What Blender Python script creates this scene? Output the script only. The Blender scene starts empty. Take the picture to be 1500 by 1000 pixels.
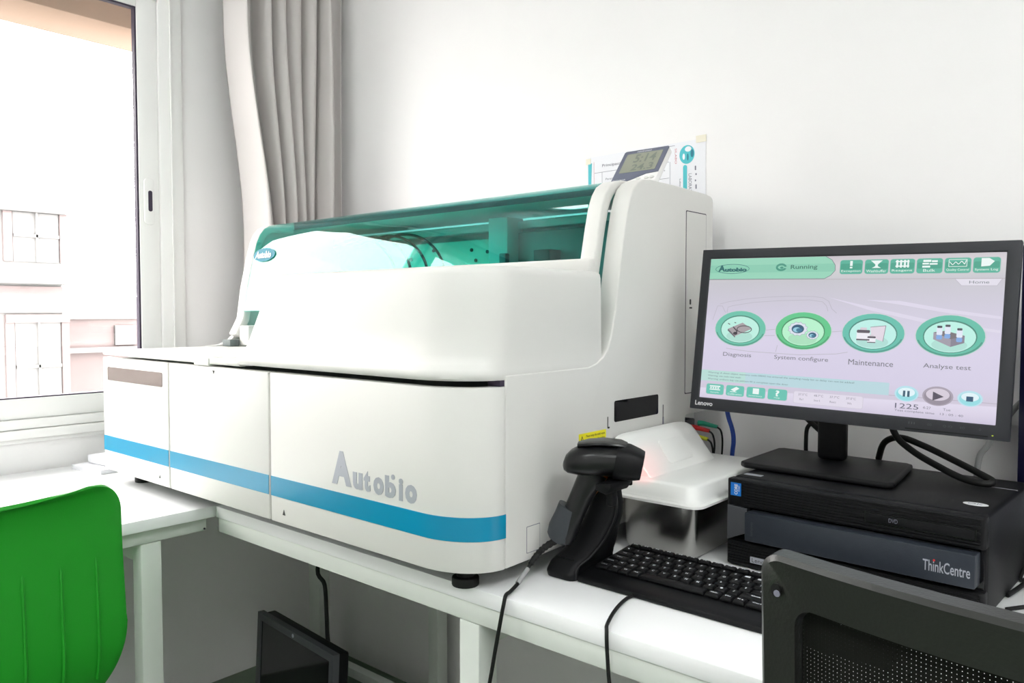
import bpy, bmesh, math, random
from mathutils import Matrix, Vector, Euler
random.seed(7)
PI = math.pi
SC = bpy.context.scene
COL = SC.collection
H0 = 1.17            # eye height above the floor; Z() turns heights relative to the eye into heights above the floor
def Z(z): return z + H0
def lin(c):
    c /= 255.0
    return c/12.92 if c <= .04045 else ((c+.055)/1.055)**2.4
def RGB(r, g, b): return (lin(r), lin(g), lin(b), 1)

# ---------------------------------------------------------------- camera
cam_d = bpy.data.cameras.new('camera'); cam = bpy.data.objects.new('camera', cam_d); COL.objects.link(cam)
cam_d.sensor_width = 36; cam_d.lens = 1148*36/1500; cam_d.clip_start = .02
yaw = math.atan(990/1148); pit = -math.atan(45/1148)
Fv = Vector((-math.sin(yaw)*math.cos(pit), math.cos(yaw)*math.cos(pit), math.sin(pit)))
Rv = Vector((math.cos(yaw), math.sin(yaw), 0)); Uv = Rv.cross(Fv)
M = Matrix((Rv, Uv, -Fv)).transposed().to_4x4(); M.translation = (0, 0, H0)
cam.matrix_world = M; SC.camera = cam
# ---------------------------------------------------------------- world, exposure
SKY = 15.5
W = bpy.data.worlds.new('World'); SC.world = W; W.use_nodes = True
bgn = W.node_tree.nodes['Background']; bgn.inputs[0].default_value = (1, .955, .93, 1); bgn.inputs[1].default_value = SKY
SC.view_settings.view_transform = 'Standard'; SC.view_settings.look = 'None'
SC.view_settings.gamma = 1; SC.view_settings.use_curve_mapping = False; SC.view_settings.exposure = 0.0
LAMP = 22.5           # ceiling panels
pd = bpy.data.lights.new('window_portal', 'AREA'); pd.shape = 'RECTANGLE'; pd.size = 1.5; pd.size_y = 1.25
pd.cycles.is_portal = True
po = bpy.data.objects.new('window_portal', pd); COL.objects.link(po)
po.location = (-2.42, .34, Z(.32)); po.rotation_euler = (0, -PI/2, 0)

# ---------------------------------------------------------------- materials
def mat(name, color, rough=.5, metal=0, coat=0, spec=.5, bump=0, bscale=200, vary=0, vscale=8):
    m = bpy.data.materials.new(name); m.use_nodes = True; nt = m.node_tree; b = nt.nodes['Principled BSDF']
    b.inputs['Base Color'].default_value = color; b.inputs['Roughness'].default_value = rough
    b.inputs['Metallic'].default_value = metal; b.inputs['Coat Weight'].default_value = coat
    b.inputs['Coat Roughness'].default_value = .08
    b.inputs['Specular IOR Level'].default_value = spec
    tc = nt.nodes.new('ShaderNodeTexCoord')
    if bump:
        n = nt.nodes.new('ShaderNodeTexNoise'); n.inputs['Scale'].default_value = bscale; n.inputs['Detail'].default_value = 3
        nt.links.new(tc.outputs['Object'], n.inputs['Vector'])
        bp = nt.nodes.new('ShaderNodeBump'); bp.inputs['Strength'].default_value = bump; bp.inputs['Distance'].default_value = .002
        nt.links.new(n.outputs['Fac'], bp.inputs['Height']); nt.links.new(bp.outputs[0], b.inputs['Normal'])
    if vary:
        n = nt.nodes.new('ShaderNodeTexNoise'); n.inputs['Scale'].default_value = vscale; n.inputs['Detail'].default_value = 4
        nt.links.new(tc.outputs['Object'], n.inputs['Vector'])
        r = nt.nodes.new('ShaderNodeMix'); r.data_type = 'RGBA'
        r.inputs[6].default_value = tuple(c*(1-vary) for c in color[:3])+(1,)
        r.inputs[7].default_value = tuple(min(1, c*(1+vary)) for c in color[:3])+(1,)
        nt.links.new(n.outputs['Fac'], r.inputs[0]); nt.links.new(r.outputs[2], b.inputs['Base Color'])
    return m
def emit(name, color, s=1.0):
    m = bpy.data.materials.new(name); m.use_nodes = True; nt = m.node_tree; b = nt.nodes['Principled BSDF']
    b.inputs['Base Color'].default_value = (.01, .01, .01, 1); b.inputs['Roughness'].default_value = .35
    b.inputs['Emission Color'].default_value = color; b.inputs['Emission Strength'].default_value = s
    return m
def thin_glass(name, tint, ior=1.5, rough=0.0, refl=(1, 1, 1, 1)):
    m = bpy.data.materials.new(name); m.use_nodes = True; nt = m.node_tree; nt.nodes.clear()
    o = nt.nodes.new('ShaderNodeOutputMaterial'); t = nt.nodes.new('ShaderNodeBsdfTransparent'); g = nt.nodes.new('ShaderNodeBsdfGlossy')
    fr = nt.nodes.new('ShaderNodeFresnel'); mx = nt.nodes.new('ShaderNodeMixShader')
    t.inputs[0].default_value = tint; g.inputs[0].default_value = refl; g.inputs['Roughness'].default_value = rough; fr.inputs[0].default_value = ior
    ge = nt.nodes.new('ShaderNodeNewGeometry'); io = nt.nodes.new('ShaderNodeMix'); io.data_type = 'FLOAT'   # same reflectance from both sides of the sheet
    io.inputs[2].default_value = ior; io.inputs[3].default_value = 1/ior
    nt.links.new(ge.outputs['Backfacing'], io.inputs[0]); nt.links.new(io.outputs[0], fr.inputs[0])
    nt.links.new(fr.outputs[0], mx.inputs[0]); nt.links.new(t.outputs[0], mx.inputs[1]); nt.links.new(g.outputs[0], mx.inputs[2]); nt.links.new(mx.outputs[0], o.inputs[0])
    return m
MT = dict(
    wall=mat('wall_paint', (.90, .878, .88, 1), .55, vary=.015, bump=.06, bscale=60),
    ceil=mat('ceiling_paint', (.82, .82, .82, 1), .7, bump=.05),
    floor=mat('floor_vinyl', (.14, .195, .13, 1), .4, vary=.06, vscale=14),
    pvc=mat('white_window_profile', (.86, .85, .84, 1), .3, bump=.02),
    gasket_or_shade=mat('dark_gasket', RGB(50, 40, 60), .6, bump=.1),
    soffit=mat('tan_render', (.26, .18, .13, 1), .9, bump=.4, bscale=40),
    desk=mat('white_laminate', (.87, .87, .88, 1), .32, bump=.02, vary=.01),
    steel=mat('white_coated_steel', (.68, .71, .67, 1), .4, bump=.03),
    body=mat('warm_white_plastic', (.71, .70, .675, 1), .38, bump=.03, bscale=500),
    bodyd=mat('grey_chassis', (.14, .17, .15, 1), .6, bump=.1),
    inner=mat('inner_grey_panel', (.42, .46, .44, 1), .5, vary=.06, bump=.05),
    innerw=mat('inner_white_plate', (.72, .76, .66, 1), .4, vary=.05, bump=.05),
    innerd=mat('inner_dark_panel', (.10, .12, .12, 1), .5, vary=.1),
    blue=mat('teal_blue_film', RGB(0, 134, 172), .3, bump=.02),
    silver=mat('silver_film', RGB(172, 174, 184), .35, .2, bump=.02),
    mirror=mat('brushed_steel_strip', (.27, .225, .21, 1), .22, .9, vary=.15, vscale=30),
    black=mat('black_plastic', (.005, .005, .006, 1), .45, spec=.2, bump=.06, bscale=700),
    blackg=mat('black_gloss', (.006, .006, .007, 1), .08, bump=.01),
    rubber=mat('black_rubber', (.006, .006, .006, 1), .55, spec=.3, bump=.1),
    dgrey=mat('dark_grey_plastic', (.06, .062, .07, 1), .45, bump=.08, bscale=500),
    bezel=mat('charcoal_bezel', (.026, .027, .032, 1), .45, spec=.3, bump=.08, bscale=900),
    slab=mat('blue_grey_slab', (.030, .036, .048, 1), .38, .2, spec=.35, bump=.15, bscale=600, vary=.12, vscale=80),
    scan=mat('scanner_plastic', (.006, .006, .007, 1), .3, spec=.4, bump=.03),
    boot=mat('grey_rubber_grip', (.04, .045, .052, 1), .5, spec=.3, bump=.08),
    orange=mat('orange_trigger', RGB(225, 130, 20), .4, bump=.02),
    yellow=mat('yellow_label', RGB(236, 226, 30), .5, bump=.02),
    ink=mat('black_print', (.02, .02, .02, 1), .6, bump=.02),
    inkg=mat('grey_print', RGB(120, 120, 135), .6, bump=.02),
    inkr=mat('red_print', RGB(205, 130, 140), .6, bump=.02),
    white=mat('white_print', (.75, .75, .77, 1), .5, bump=.02),
    keyw=mat('key_legend_print', (.85, .87, .92, 1), .5, bump=.02),
    steelp=mat('stainless_steel', (.40, .395, .38, 1), .24, 1, vary=.1, vscale=5),
    hoodp=mat('white_moulded_plastic', (.83, .83, .81, 1), .35, bump=.03),
    green=mat('green_plastic', (.014, .27, .018, 1), .38, spec=.3, bump=.08, bscale=500),
    chairb=mat('black_chair_plastic', (.012, .0125, .011, 1), .36, spec=.55, bump=.15, bscale=350),
    meshb=mat('black_mesh_fabric', (.006, .0065, .005, 1), .8, spec=.2, bump=.2, bscale=900),
    curtain=mat('grey_satin_curtain', (.60, .565, .555, 1), .5, bump=.08, bscale=350, vary=.03),
    paper=mat('white_paper', (.84, .84, .88, 1), .6, bump=.02),
    tealp=mat('teal_print', RGB(80, 190, 200), .6, bump=.02),
    teald=mat('dark_teal_print', RGB(40, 120, 140), .6, bump=.02),
    tape=mat('masking_tape', (.84, .79, .66, 1), .6, bump=.1),
    lcd=mat('lcd_olive', RGB(150, 152, 138), .25, bump=.02),
    lcdd=mat('lcd_digits', RGB(108, 114, 104), .3, bump=.02),
    thermo=mat('blue_grey_face', RGB(100, 104, 122), .35, bump=.02),
    red=mat('red_plug', RGB(190, 30, 34), .4, bump=.02),
    pgreen=mat('green_plug', RGB(20, 140, 110), .4, bump=.02),
    pyellow=mat('yellow_plug', RGB(205, 210, 40), .4, bump=.02),
    bluec=mat('blue_cable', RGB(24, 60, 150), .4, bump=.02),
    greyc=mat('grey_cable', (.30, .30, .30, 1), .45, bump=.02),
    sblue=mat('blue_sticker', RGB(0, 110, 200), .35, bump=.02),
    bwall=mat('facade_render', (.135, .133, .132, 1), .9, vary=.06, vscale=1.5, bump=.3, bscale=20),
    bred=mat('facade_brick', (.125, .098, .098, 1), .9, vary=.12, vscale=3, bump=.3, bscale=20),
    bwin=mat('facade_window', (.132, .131, .131, 1), .9, vary=.08, vscale=2),
    lampf=mat('lamp_frame', (.8, .8, .8, 1), .4, bump=.02),
    lampadd=emit('added_lamp_diffuser', (.975, 1, .985, 1), LAMP*.8),
    lamp=emit('lamp_diffuser', (.965, 1, .985, 1), LAMP),
    glass=thin_glass('window_glass', (.97, .98, .975, 1), 1.45),
    tint=thin_glass('teal_tinted_acrylic', (.41, .91, .865, 1), 1.40, refl=(1, 1, 1, 1)),
)

# ---------------------------------------------------------------- object helpers
def finish(bm, bevel=0, seg=2, ang=30):
    bmesh.ops.recalc_face_normals(bm, faces=bm.faces)
    if bevel:
        es = [e for e in bm.edges if len(e.link_faces) == 2 and e.calc_face_angle(0) > math.radians(ang)]
        bmesh.ops.bevel(bm, geom=es, offset=bevel, segments=seg, profile=.5, affect='EDGES', clamp_overlap=True)
    for f in bm.faces: f.smooth = True
    for e in bm.edges:
        if len(e.link_faces) == 2 and e.calc_face_angle(0) > math.radians(38): e.smooth = False
    return bm
ROOTM = {}
def link(name, bm, m, parent=None, world=False, bevel=0, seg=2, label=None, kind=None, fin=True):
    if fin: finish(bm, bevel, seg)
    r = parent
    while r is not None and r.parent is not None: r = r.parent
    if world and r is not None and r.name in ROOTM: bm.transform(ROOTM[r.name].inverted())
    me = bpy.data.meshes.new(name); bm.to_mesh(me); bm.free()
    me.materials.append(MT[m] if isinstance(m, str) else m)
    o = bpy.data.objects.new(name, me); COL.objects.link(o)
    if parent is not None: o.parent = parent
    if label: o['label'] = label
    if kind: o['kind'] = kind
    return o
def thing(name, label, cat, loc=(0, 0, 0), rz=0, group=None, matrix=None):
    o = bpy.data.objects.new(name, None); COL.objects.link(o); o.empty_display_size = .05
    mm = matrix if matrix is not None else Matrix.Translation(loc) @ Matrix.Rotation(rz, 4, 'Z')
    o.matrix_world = mm; o.rotation_mode = 'XYZ'; o.location = mm.to_translation(); o.rotation_euler = mm.to_euler()
    ROOTM[o.name] = mm.copy(); o['label'] = label; o['category'] = cat
    if group: o['group'] = group
    return o
def tag(o, label, cat, group=None):
    o['label'] = label; o['category'] = cat
    if group: o['group'] = group
    return o
def struct(name, bm, m, parent=None, **k):
    o = link(name, bm, m, parent, **k)
    if parent is None: o['kind'] = 'structure'
    return o
def NB(): return bmesh.new()
def box(bm, x0, x1, y0, y1, z0, z1):
    v = [bm.verts.new(p) for p in ((x0,y0,z0),(x1,y0,z0),(x1,y1,z0),(x0,y1,z0),(x0,y0,z1),(x1,y0,z1),(x1,y1,z1),(x0,y1,z1))]
    for f in ((0,3,2,1),(4,5,6,7),(0,1,5,4),(1,2,6,5),(2,3,7,6),(3,0,4,7)): bm.faces.new([v[i] for i in f])
    return bm
def BX(*a): return box(NB(), *a)
def prism(bm, poly, a, b, axis='z'):
    def P(u, v, w):
        return {'z': (u, v, w), 'x': (w, u, v), 'y': (u, w, v)}[axis]
    A = [bm.verts.new(P(u, v, a)) for u, v in poly]; B = [bm.verts.new(P(u, v, b)) for u, v in poly]
    n = len(poly); bm.faces.new(A[::-1]); bm.faces.new(B)
    for i in range(n): bm.faces.new((A[i], A[(i+1) % n], B[(i+1) % n], B[i]))
    return bm
def PR(poly, a, b, axis='z'): return prism(NB(), poly, a, b, axis)
def face(bm, pts):
    bm.faces.new([bm.verts.new(p) for p in pts]); return bm
def loft(bm, rings, cap=True, closed=True):
    R = [[bm.verts.new(p) for p in r] for r in rings]; n = len(rings[0])
    for a, b in zip(R, R[1:]):
        for i in range(n if closed else n-1):
            bm.faces.new((a[i], a[(i+1) % n], b[(i+1) % n], b[i]))
    if cap and closed: bm.faces.new(R[0][::-1]); bm.faces.new(R[-1])
    return bm
def smooth_path(pts, n=6):
    P = [Vector(p) for p in pts]
    if len(P) < 3: return P
    out = []
    for i in range(len(P)-1):
        p0 = P[max(i-1, 0)]; p1 = P[i]; p2 = P[i+1]; p3 = P[min(i+2, len(P)-1)]
        for k in range(n):
            t = k/n
            out.append(.5*((2*p1)+(p2-p0)*t+(2*p0-5*p1+4*p2-p3)*t*t+(3*p1-p0-3*p2+p3)*t**3))
    out.append(P[-1]); return out
def tube(bm, pts, r, seg=10, n=6, sm=True):
    P = smooth_path(pts, n) if sm else [Vector(p) for p in pts]
    rs = r if callable(r) else (lambda t: r)
    rings = []; up = Vector((0, 0, 1)); prev = None
    for i, p in enumerate(P):
        d = (P[min(i+1, len(P)-1)]-P[max(i-1, 0)]).normalized()
        if prev is None:
            a = d.cross(up)
            if a.length < .1: a = d.cross(Vector((1, 0, 0)))
            a.normalize()
        else:
            a = (prev - d*prev.dot(d)).normalized()
        prev = a; b = d.cross(a); rr = rs(i/(len(P)-1))
        rings.append([p+rr*(math.cos(2*PI*k/seg)*a+math.sin(2*PI*k/seg)*b) for k in range(seg)])
    return loft(bm, rings)
def TB(*a, **k): return tube(NB(), *a, **k)
def rrect(w, h, r, cx=0, cy=0, n=5):
    o = []
    for sx, sy, a0 in ((1, 1, 0), (-1, 1, 90), (-1, -1, 180), (1, -1, 270)):
        for k in range(n+1):
            a = math.radians(a0+90*k/n)
            o.append((cx+sx*(w/2-r)+r*math.cos(a), cy+sy*(h/2-r)+r*math.sin(a)))
    return o
def ell(rx, ry, cx=0, cy=0, n=36): return [(cx+rx*math.cos(2*PI*k/n), cy+ry*math.sin(2*PI*k/n)) for k in range(n)]
def disc(bm, c, r, z0, z1, n=20): return prism(bm, ell(r, r, c[0], c[1], n), z0, z1)
def text_bm(s, w=None, h=None, bold=0, ext=0.0):
    cu = bpy.data.curves.new('t', 'FONT'); cu.body = s; cu.size = 1; cu.offset = bold; cu.resolution_u = 3
    ob = bpy.data.objects.new('t', cu); COL.objects.link(ob)
    dg = bpy.context.evaluated_depsgraph_get(); me = bpy.data.meshes.new_from_object(ob.evaluated_get(dg))
    bm = NB(); bm.from_mesh(me); bpy.data.objects.remove(ob); bpy.data.curves.remove(cu); bpy.data.meshes.remove(me)
    for f in bm.faces: f.smooth = False
    bmesh.ops.remove_doubles(bm, verts=bm.verts, dist=1e-5)
    xs = [v.co.x for v in bm.verts]; ys = [v.co.y for v in bm.verts]
    x0, x1, y0, y1 = min(xs), max(xs), min(ys), max(ys)
    sx = w/(x1-x0) if w else None; sy = h/(y1-y0) if h else sx
    if sx is None: sx = sy
    for v in bm.verts:
        v.co.x = (v.co.x-(x0+x1)/2)*sx; v.co.y = (v.co.y-(y0+y1)/2)*sy; v.co.z = 0
    if ext: 
        g = bmesh.ops.extrude_face_region(bm, geom=list(bm.faces)); 
        for v in g['geom']:
            if isinstance(v, bmesh.types.BMVert): v.co.z += ext
    return bm
def frame(o, x, y):
    x = Vector(x).normalized(); y = Vector(y); y = (y-x*y.dot(x)).normalized(); z = x.cross(y)
    m = Matrix((x, y, z)).transposed().to_4x4(); m.translation = o; return m
def place(bm, m): bm.transform(m); return bm
def copy_tree(o, parent=None):
    c = o.copy(); COL.objects.link(c)
    if parent is not None: c.parent = parent
    for ch in [q for q in bpy.data.objects if q.parent == o]: copy_tree(ch, c)
    return c

# ================================================================ THE SETTING
XL, YB = -2.30, 1.62; XR, YF = 1.9, -2.4; CH = 2.75
DT = .75             # desk top height
struct('floor', BX(XL-.2, XR+.2, YF-.2, YB+.2, -.1, 0), 'floor')
struct('ceiling', BX(XL-.2, XR+.2, YF-.2, YB+.2, CH, CH+.1), 'ceil')
struct('wall_back', BX(XL-.2, XR+.2, YB, YB+.15, 0, CH), 'wall')
struct('wall_right', BX(XR, XR+.15, YF, YB, 0, CH), 'wall')
struct('wall_front', BX(XL-.2, XR+.2, YF-.15, YF, 0, CH), 'wall')
WY0, WY1, WZ0, WZ1 = -.42, 1.148, Z(-.345), Z(.96)
b = NB(); box(b, XL-.2, XL, YF, WY0, 0, CH); box(b, XL-.2, XL, WY1, YB, 0, CH); box(b, XL-.2, XL, WY0, WY1, 0, WZ0); box(b, XL-.2, XL, WY0, WY1, WZ1, CH)
struct('wall_left', b, 'wall')
win = thing('window_1', 'white sliding window', 'window', (XL, .36, WZ0)); win['kind'] = 'structure'; del win['category']; del win['label']
fx0, fx1 = XL-.07, XL+.012
b = NB()
box(b, fx0, fx1, WY1-.07, WY1, WZ0, WZ1); box(b, fx0, fx1, WY0, WY0+.07, WZ0, WZ1)
box(b, fx0, fx1, WY0+.07, WY1-.07, WZ1-.06, WZ1); box(b, fx0, fx1, WY0+.07, WY1-.07, WZ0, WZ0+.012)
link('window_frame', b, 'pvc', win, True, .003)
b = NB(); box(b, fx1-.001, fx1+.006, WY1-.038, WY1-.034, WZ0, WZ1)
link('frame_rib', b, 'pvc', win, True, .001)
b = NB(); box(b, fx0+.02, fx1+.012, WY0+.07, WY1-.07, WZ0+.012, WZ0+.036); box(b, fx0+.01, fx1+.004, WY0+.07, WY1-.07, WZ0+.037, WZ0+.062)
link('window_track', b, 'pvc', win, True, .003)
def sash(y0, y1, x, gz0=Z(-.229), gz1=Z(.868), st=.058):
    s0 = WZ0+.0625
    o = NB(); box(o, x-.03, x, y1-st, y1, s0, WZ1-.06); box(o, x-.03, x, y0, y0+st, s0, WZ1-.06)
    box(o, x-.03, x, y0+st, y1-st, s0, gz0); box(o, x-.03, x, y0+st, y1-st, gz1, WZ1-.06)
    link('sash', o, 'pvc', win, True, .003)
    o = NB(); t = .005
    for a in ((y0+st, y0+st+t, gz0, gz1), (y1-st-t, y1-st, gz0, gz1), (y0+st+t, y1-st-t, gz0, gz0+t*.7), (y0+st+t, y1-st-t, gz1-t, gz1)): box(o, x-.022, x-.004, *a)
    link('gasket_or_shade', o, 'gasket_or_shade', win, True)
    link('pane', BX(x-.016, x-.013, y0+st+t, y1-st-t, gz0+t, gz1-t), 'glass', win, True)
sash(.30, 1.078, XL+.004); sash(WY0+.07, .38, XL-.034)
hy = 1.046
hn = link('handle', PR(rrect(.030, .135, .013, hy, Z(.317)), XL+.004, XL+.010, 'x'), 'pvc', win, True, .002)
link('handle_recess', PR(rrect(.012, .060, .0055, hy+.002, Z(.318)), XL+.0102, XL+.0107, 'x'), 'gasket_or_shade', hn, True)
# outer reveal of the window opening
b = NB(); box(b, XL-.42, XL-.2, WY0-.1, WY1+.1, Z(.87), Z(1.02)); struct('trim_1', b, 'soffit', bevel=.004)
# cross-street building
def building():
    bx = -9.0
    r = thing('building', 'pale house across the street with reddish bands, seen through the window', 'building', (bx, 1.6, 0))
    link('wall', BX(bx-2, bx, -6, 3.17, -4, Z(1.7)), 'bwall', r, True)
    link('cornice', BX(bx, bx+.18, -6, 3.2, Z(.27), Z(.38)), 'bwall', r, True, .02)
    link('brick_band', BX(bx, bx+.03, -6, 3.17, Z(-.02), Z(.25)), 'bred', r, True, label='reddish brick band under the cornice')
    link('ledge', BX(bx, bx+.1, -6, 3.2, Z(1.0), Z(1.08)), 'bwall', r, True, .02)
    for y in (2.72, 1.3, -.2, -1.8):
        for z0, z1 in ((Z(-1.05), Z(-.12)), (Z(.50), Z(1.0))):
            w = link('window', BX(bx-.02, bx+.02, y, y+.42, z0, z1), 'bwin', r, True)
            b = NB(); box(b, bx+.02, bx+.05, y+.2, y+.22, z0, z1); box(b, bx+.02, bx+.05, y, y+.42, (z0+z1)/2, (z0+z1)/2+.03)
            link('glazing_bar', b, 'bwall', w, True)
            link('lintel', BX(bx, bx+.06, y-.09, y+.5, z1, z1+.08), 'bred', r, True, label='red brick lintel')
            for ja, jb in ((y-.09, y-.01), (y+.43, y+.5)): link('jamb', BX(bx, bx+.04, ja, jb, z0, z1), 'bred', r, True, label='red brick jamb')
    r = thing('building', 'small reddish house behind the pale one, right side of the window', 'building', (-10, 3.9, 0))
    link('wall', BX(-11.5, -10, 3.55, 4.6, -4, Z(-.1)), 'bred', r, True)
    link('roof', PR([(3.5, Z(-.1)), (4.75, Z(-.1)), (4.75, Z(.16)), (4.05, Z(.18))], -11.6, -9.95, 'x'), 'bwall', r, True)
    link('window', BX(-10, -9.96, 4.1, 4.35, Z(-.42), Z(-.18)), 'bwin', r, True)
    link('ledge', BX(-10, -9.9, 3.55, 4.6, Z(-.5), Z(-.44)), 'bwall', r, True)
building()
struct('ground', BX(-40, XL-.8, -40, 40, -4.1, -4), 'bwall')

# unseen ceiling lamps, some of them added for fill or a reflection
def unseen_ceiling_lamp(x, y, label, m='lamp', g=.62, h=.62):
    r = thing('unseen_ceiling_lamp', label, 'lamp', (x, y, CH), group='ceiling panel lamps')
    b = NB(); g /= 2; h /= 2
    for a in ((-g, g, -h, -h+.02), (-g, g, h-.02, h), (-g, -g+.02, -h+.02, h-.02), (g-.02, g, -h+.02, h-.02)): box(b, *a, -.03, 0)
    link('lamp_frame', b, 'lampf', r, bevel=.003)
    link('diffuser', BX(-g+.022, g-.022, -h+.022, h-.022, -.024, -.004), m, r)
unseen_ceiling_lamp(-1.9, .15, 'added narrow ceiling panel near the window, placed for its reflection in the lid', 'lampadd', .62, .32)  # added panel, set where the curved lid mirrors it as a white patch
unseen_ceiling_lamp(.95, .35, 'added square fill panel above the right end of the room, near the desk wall')  # added fill, brightens the analyzer's right side
unseen_ceiling_lamp(.95, -1.1, 'added square fill panel in the far right corner behind the chairs')  # second added fill for the same side of the analyzer
unseen_ceiling_lamp(-.5, -1.2, 'square ceiling panel lamp in the middle of the room')

# ================================================================ CURTAIN
def curtain():
    zt = 2.45; zb = .765
    top = [1.232, 1.246, 1.290, 1.343, 1.405, 1.467, 1.512, 1.545]
    bot = [1.285, 1.318, 1.362, 1.392, 1.425, 1.470, 1.508, 1.545]
    nz = 40; rings = []
    for j in range(nz+1):
        z = zb+(zt-zb)*j/nz; t = min(1, max(0, (z-Z(.2))/.65)); t = t*t*(3-2*t)
        if z < Z(.2): t = 0
        ed = [bb+(a-bb)*t + .004*math.sin(z*5+i*1.7) for i, (a, bb) in enumerate(zip(top, bot))]
        row = []
        for i in range(len(ed)-1):
            dep = .075+.025*math.sin(i*2.1+z*1.1)
            for k in range(8):
                u = k/8; y = ed[i]+(ed[i+1]-ed[i])*u
                row.append((-2.165+dep*math.sin(PI*u)**.52*(1 if i % 2 == 0 else .75)-(.03 if i == 0 and u < .3 else 0), y, z))
        for k in range(9):
            u = k/8; row.append((-2.165+.008*math.sin(u*6)+.055*u, 1.545+.055*u+.004*math.sin(z*3), z))
        rings.append(row)
    b = loft(NB(), rings, cap=False, closed=False)
    bmesh.ops.recalc_face_normals(b, faces=b.faces)
    for f in b.faces: f.smooth = True
    o = link('curtain', b, 'curtain', fin=False); md = o.modifiers.new('thick', 'SOLIDIFY'); md.thickness = .002
    sb = o.modifiers.new('sub', 'SUBSURF'); sb.levels = 1; sb.render_levels = 1
    tag(o, 'grey satin curtain gathered in folds in the corner beside the window', 'curtain')
    r = thing('curtain_rod', 'curtain rod above the window carrying the grey curtain', 'rod', (-2.165, .5, 2.47))
    link('rod', TB([(-2.165, -.6, 2.47), (-2.165, 1.6, 2.47)], .012, 12, sm=False), 'pvc', r, True)
    for y in (-.5, 1.58): link('bracket', BX(-2.29, -2.155, y-.01, y+.01, 2.455, 2.485), 'pvc', r, True, .002)
curtain()

# ================================================================ DESKS
def desk_right():
    r = thing('desk', 'long white-topped desk along the back wall under the analyzer and computer', 'desk', (-.3, 1.22, 0))
    x0, x1, y0, y1 = -1.575, 1.35, .85, 1.59
    link('desktop', BX(x0, x1, y0, y1, DT-.024, DT), 'desk', r, True, .0015)
    t = DT-.0245; s = t-.031
    link('beam', BX(x0+.004, x1-.03, y0+.003, y0+.043, s, t), 'steel', r, True, .002)
    link('beam', BX(x0+.05, x1-.03, y1-.12, y1-.08, s, t), 'steel', r, True, .002)
    for x in (-.844, .55):
        link('leg', BX(x, x+.042, y0+.003, y0+.045, .01, s-.0005), 'steel', r, True, .003)
        link('leg', BX(x, x+.042, y1-.12, y1-.078, .01, s-.0005), 'steel', r, True, .003)
        link('stretcher', BX(x+.001, x+.041, y0+.046, y1-.121, s-.04, s-.001), 'steel', r, True, .002)
        link('foot_pad', PR(ell(.018, .018, x+.021, y0+.024, 14), 0, .0095), 'rubber', r, True)
        link('foot_pad', PR(ell(.018, .018, x+.021, y1-.099, 14), 0, .0095), 'rubber', r, True)
desk_right()
def desk_left():
    r = thing('desk', 'white-topped desk under the window, carrying the left end of the analyzer', 'desk', (-1.93, .2, 0))
    x0, x1, y0, y1 = -2.285, -1.58, -.75, 1.59
    link('desktop', BX(x0, x1, y0, y1, DT-.024, DT), 'desk', r, True, .0015)
    t = DT-.0245; s = t-.031
    link('beam', BX(x1-.06, x1-.02, y0+.03, .842, s, t), 'steel', r, True, .003)
    link('beam', BX(x0+.02, x0+.06, y0+.03, y1-.03, s, t), 'steel', r, True, .003)
    for y in (.700, -.70):
        for x in (x1-.06, x0+.10):
            link('leg', BX(x, x+.04, y, y+.043, .01, s-.0005), 'steel', r, True, .003)
            link('foot_pad', PR(ell(.018, .018, x+.02, y+.021, 14), 0, .0095), 'rubber', r, True)
        link('stretcher', BX(x0+.141, x1-.061, y+.001, y+.041, s-.04, s-.001), 'steel', r, True, .002)
    link('leg', BX(-2.14, -2.08, 1.47, 1.51, .01, s-.0005), 'steel', r, True, .003)
    link('leg', BX(-1.64, -1.60, 1.53, 1.57, .01, s-.0005), 'steel', r, True, .003)
    link('stretcher', BX(-2.08, -1.64, 1.50, 1.53, .02, .05), 'steel', r, True, .003)
    link('bracket_screw', PR(ell(.0022, .0022, .836, s+.005, 10), x1-.02, x1-.0185, 'x'), 'gasket_or_shade', r, True)
desk_left()

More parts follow.
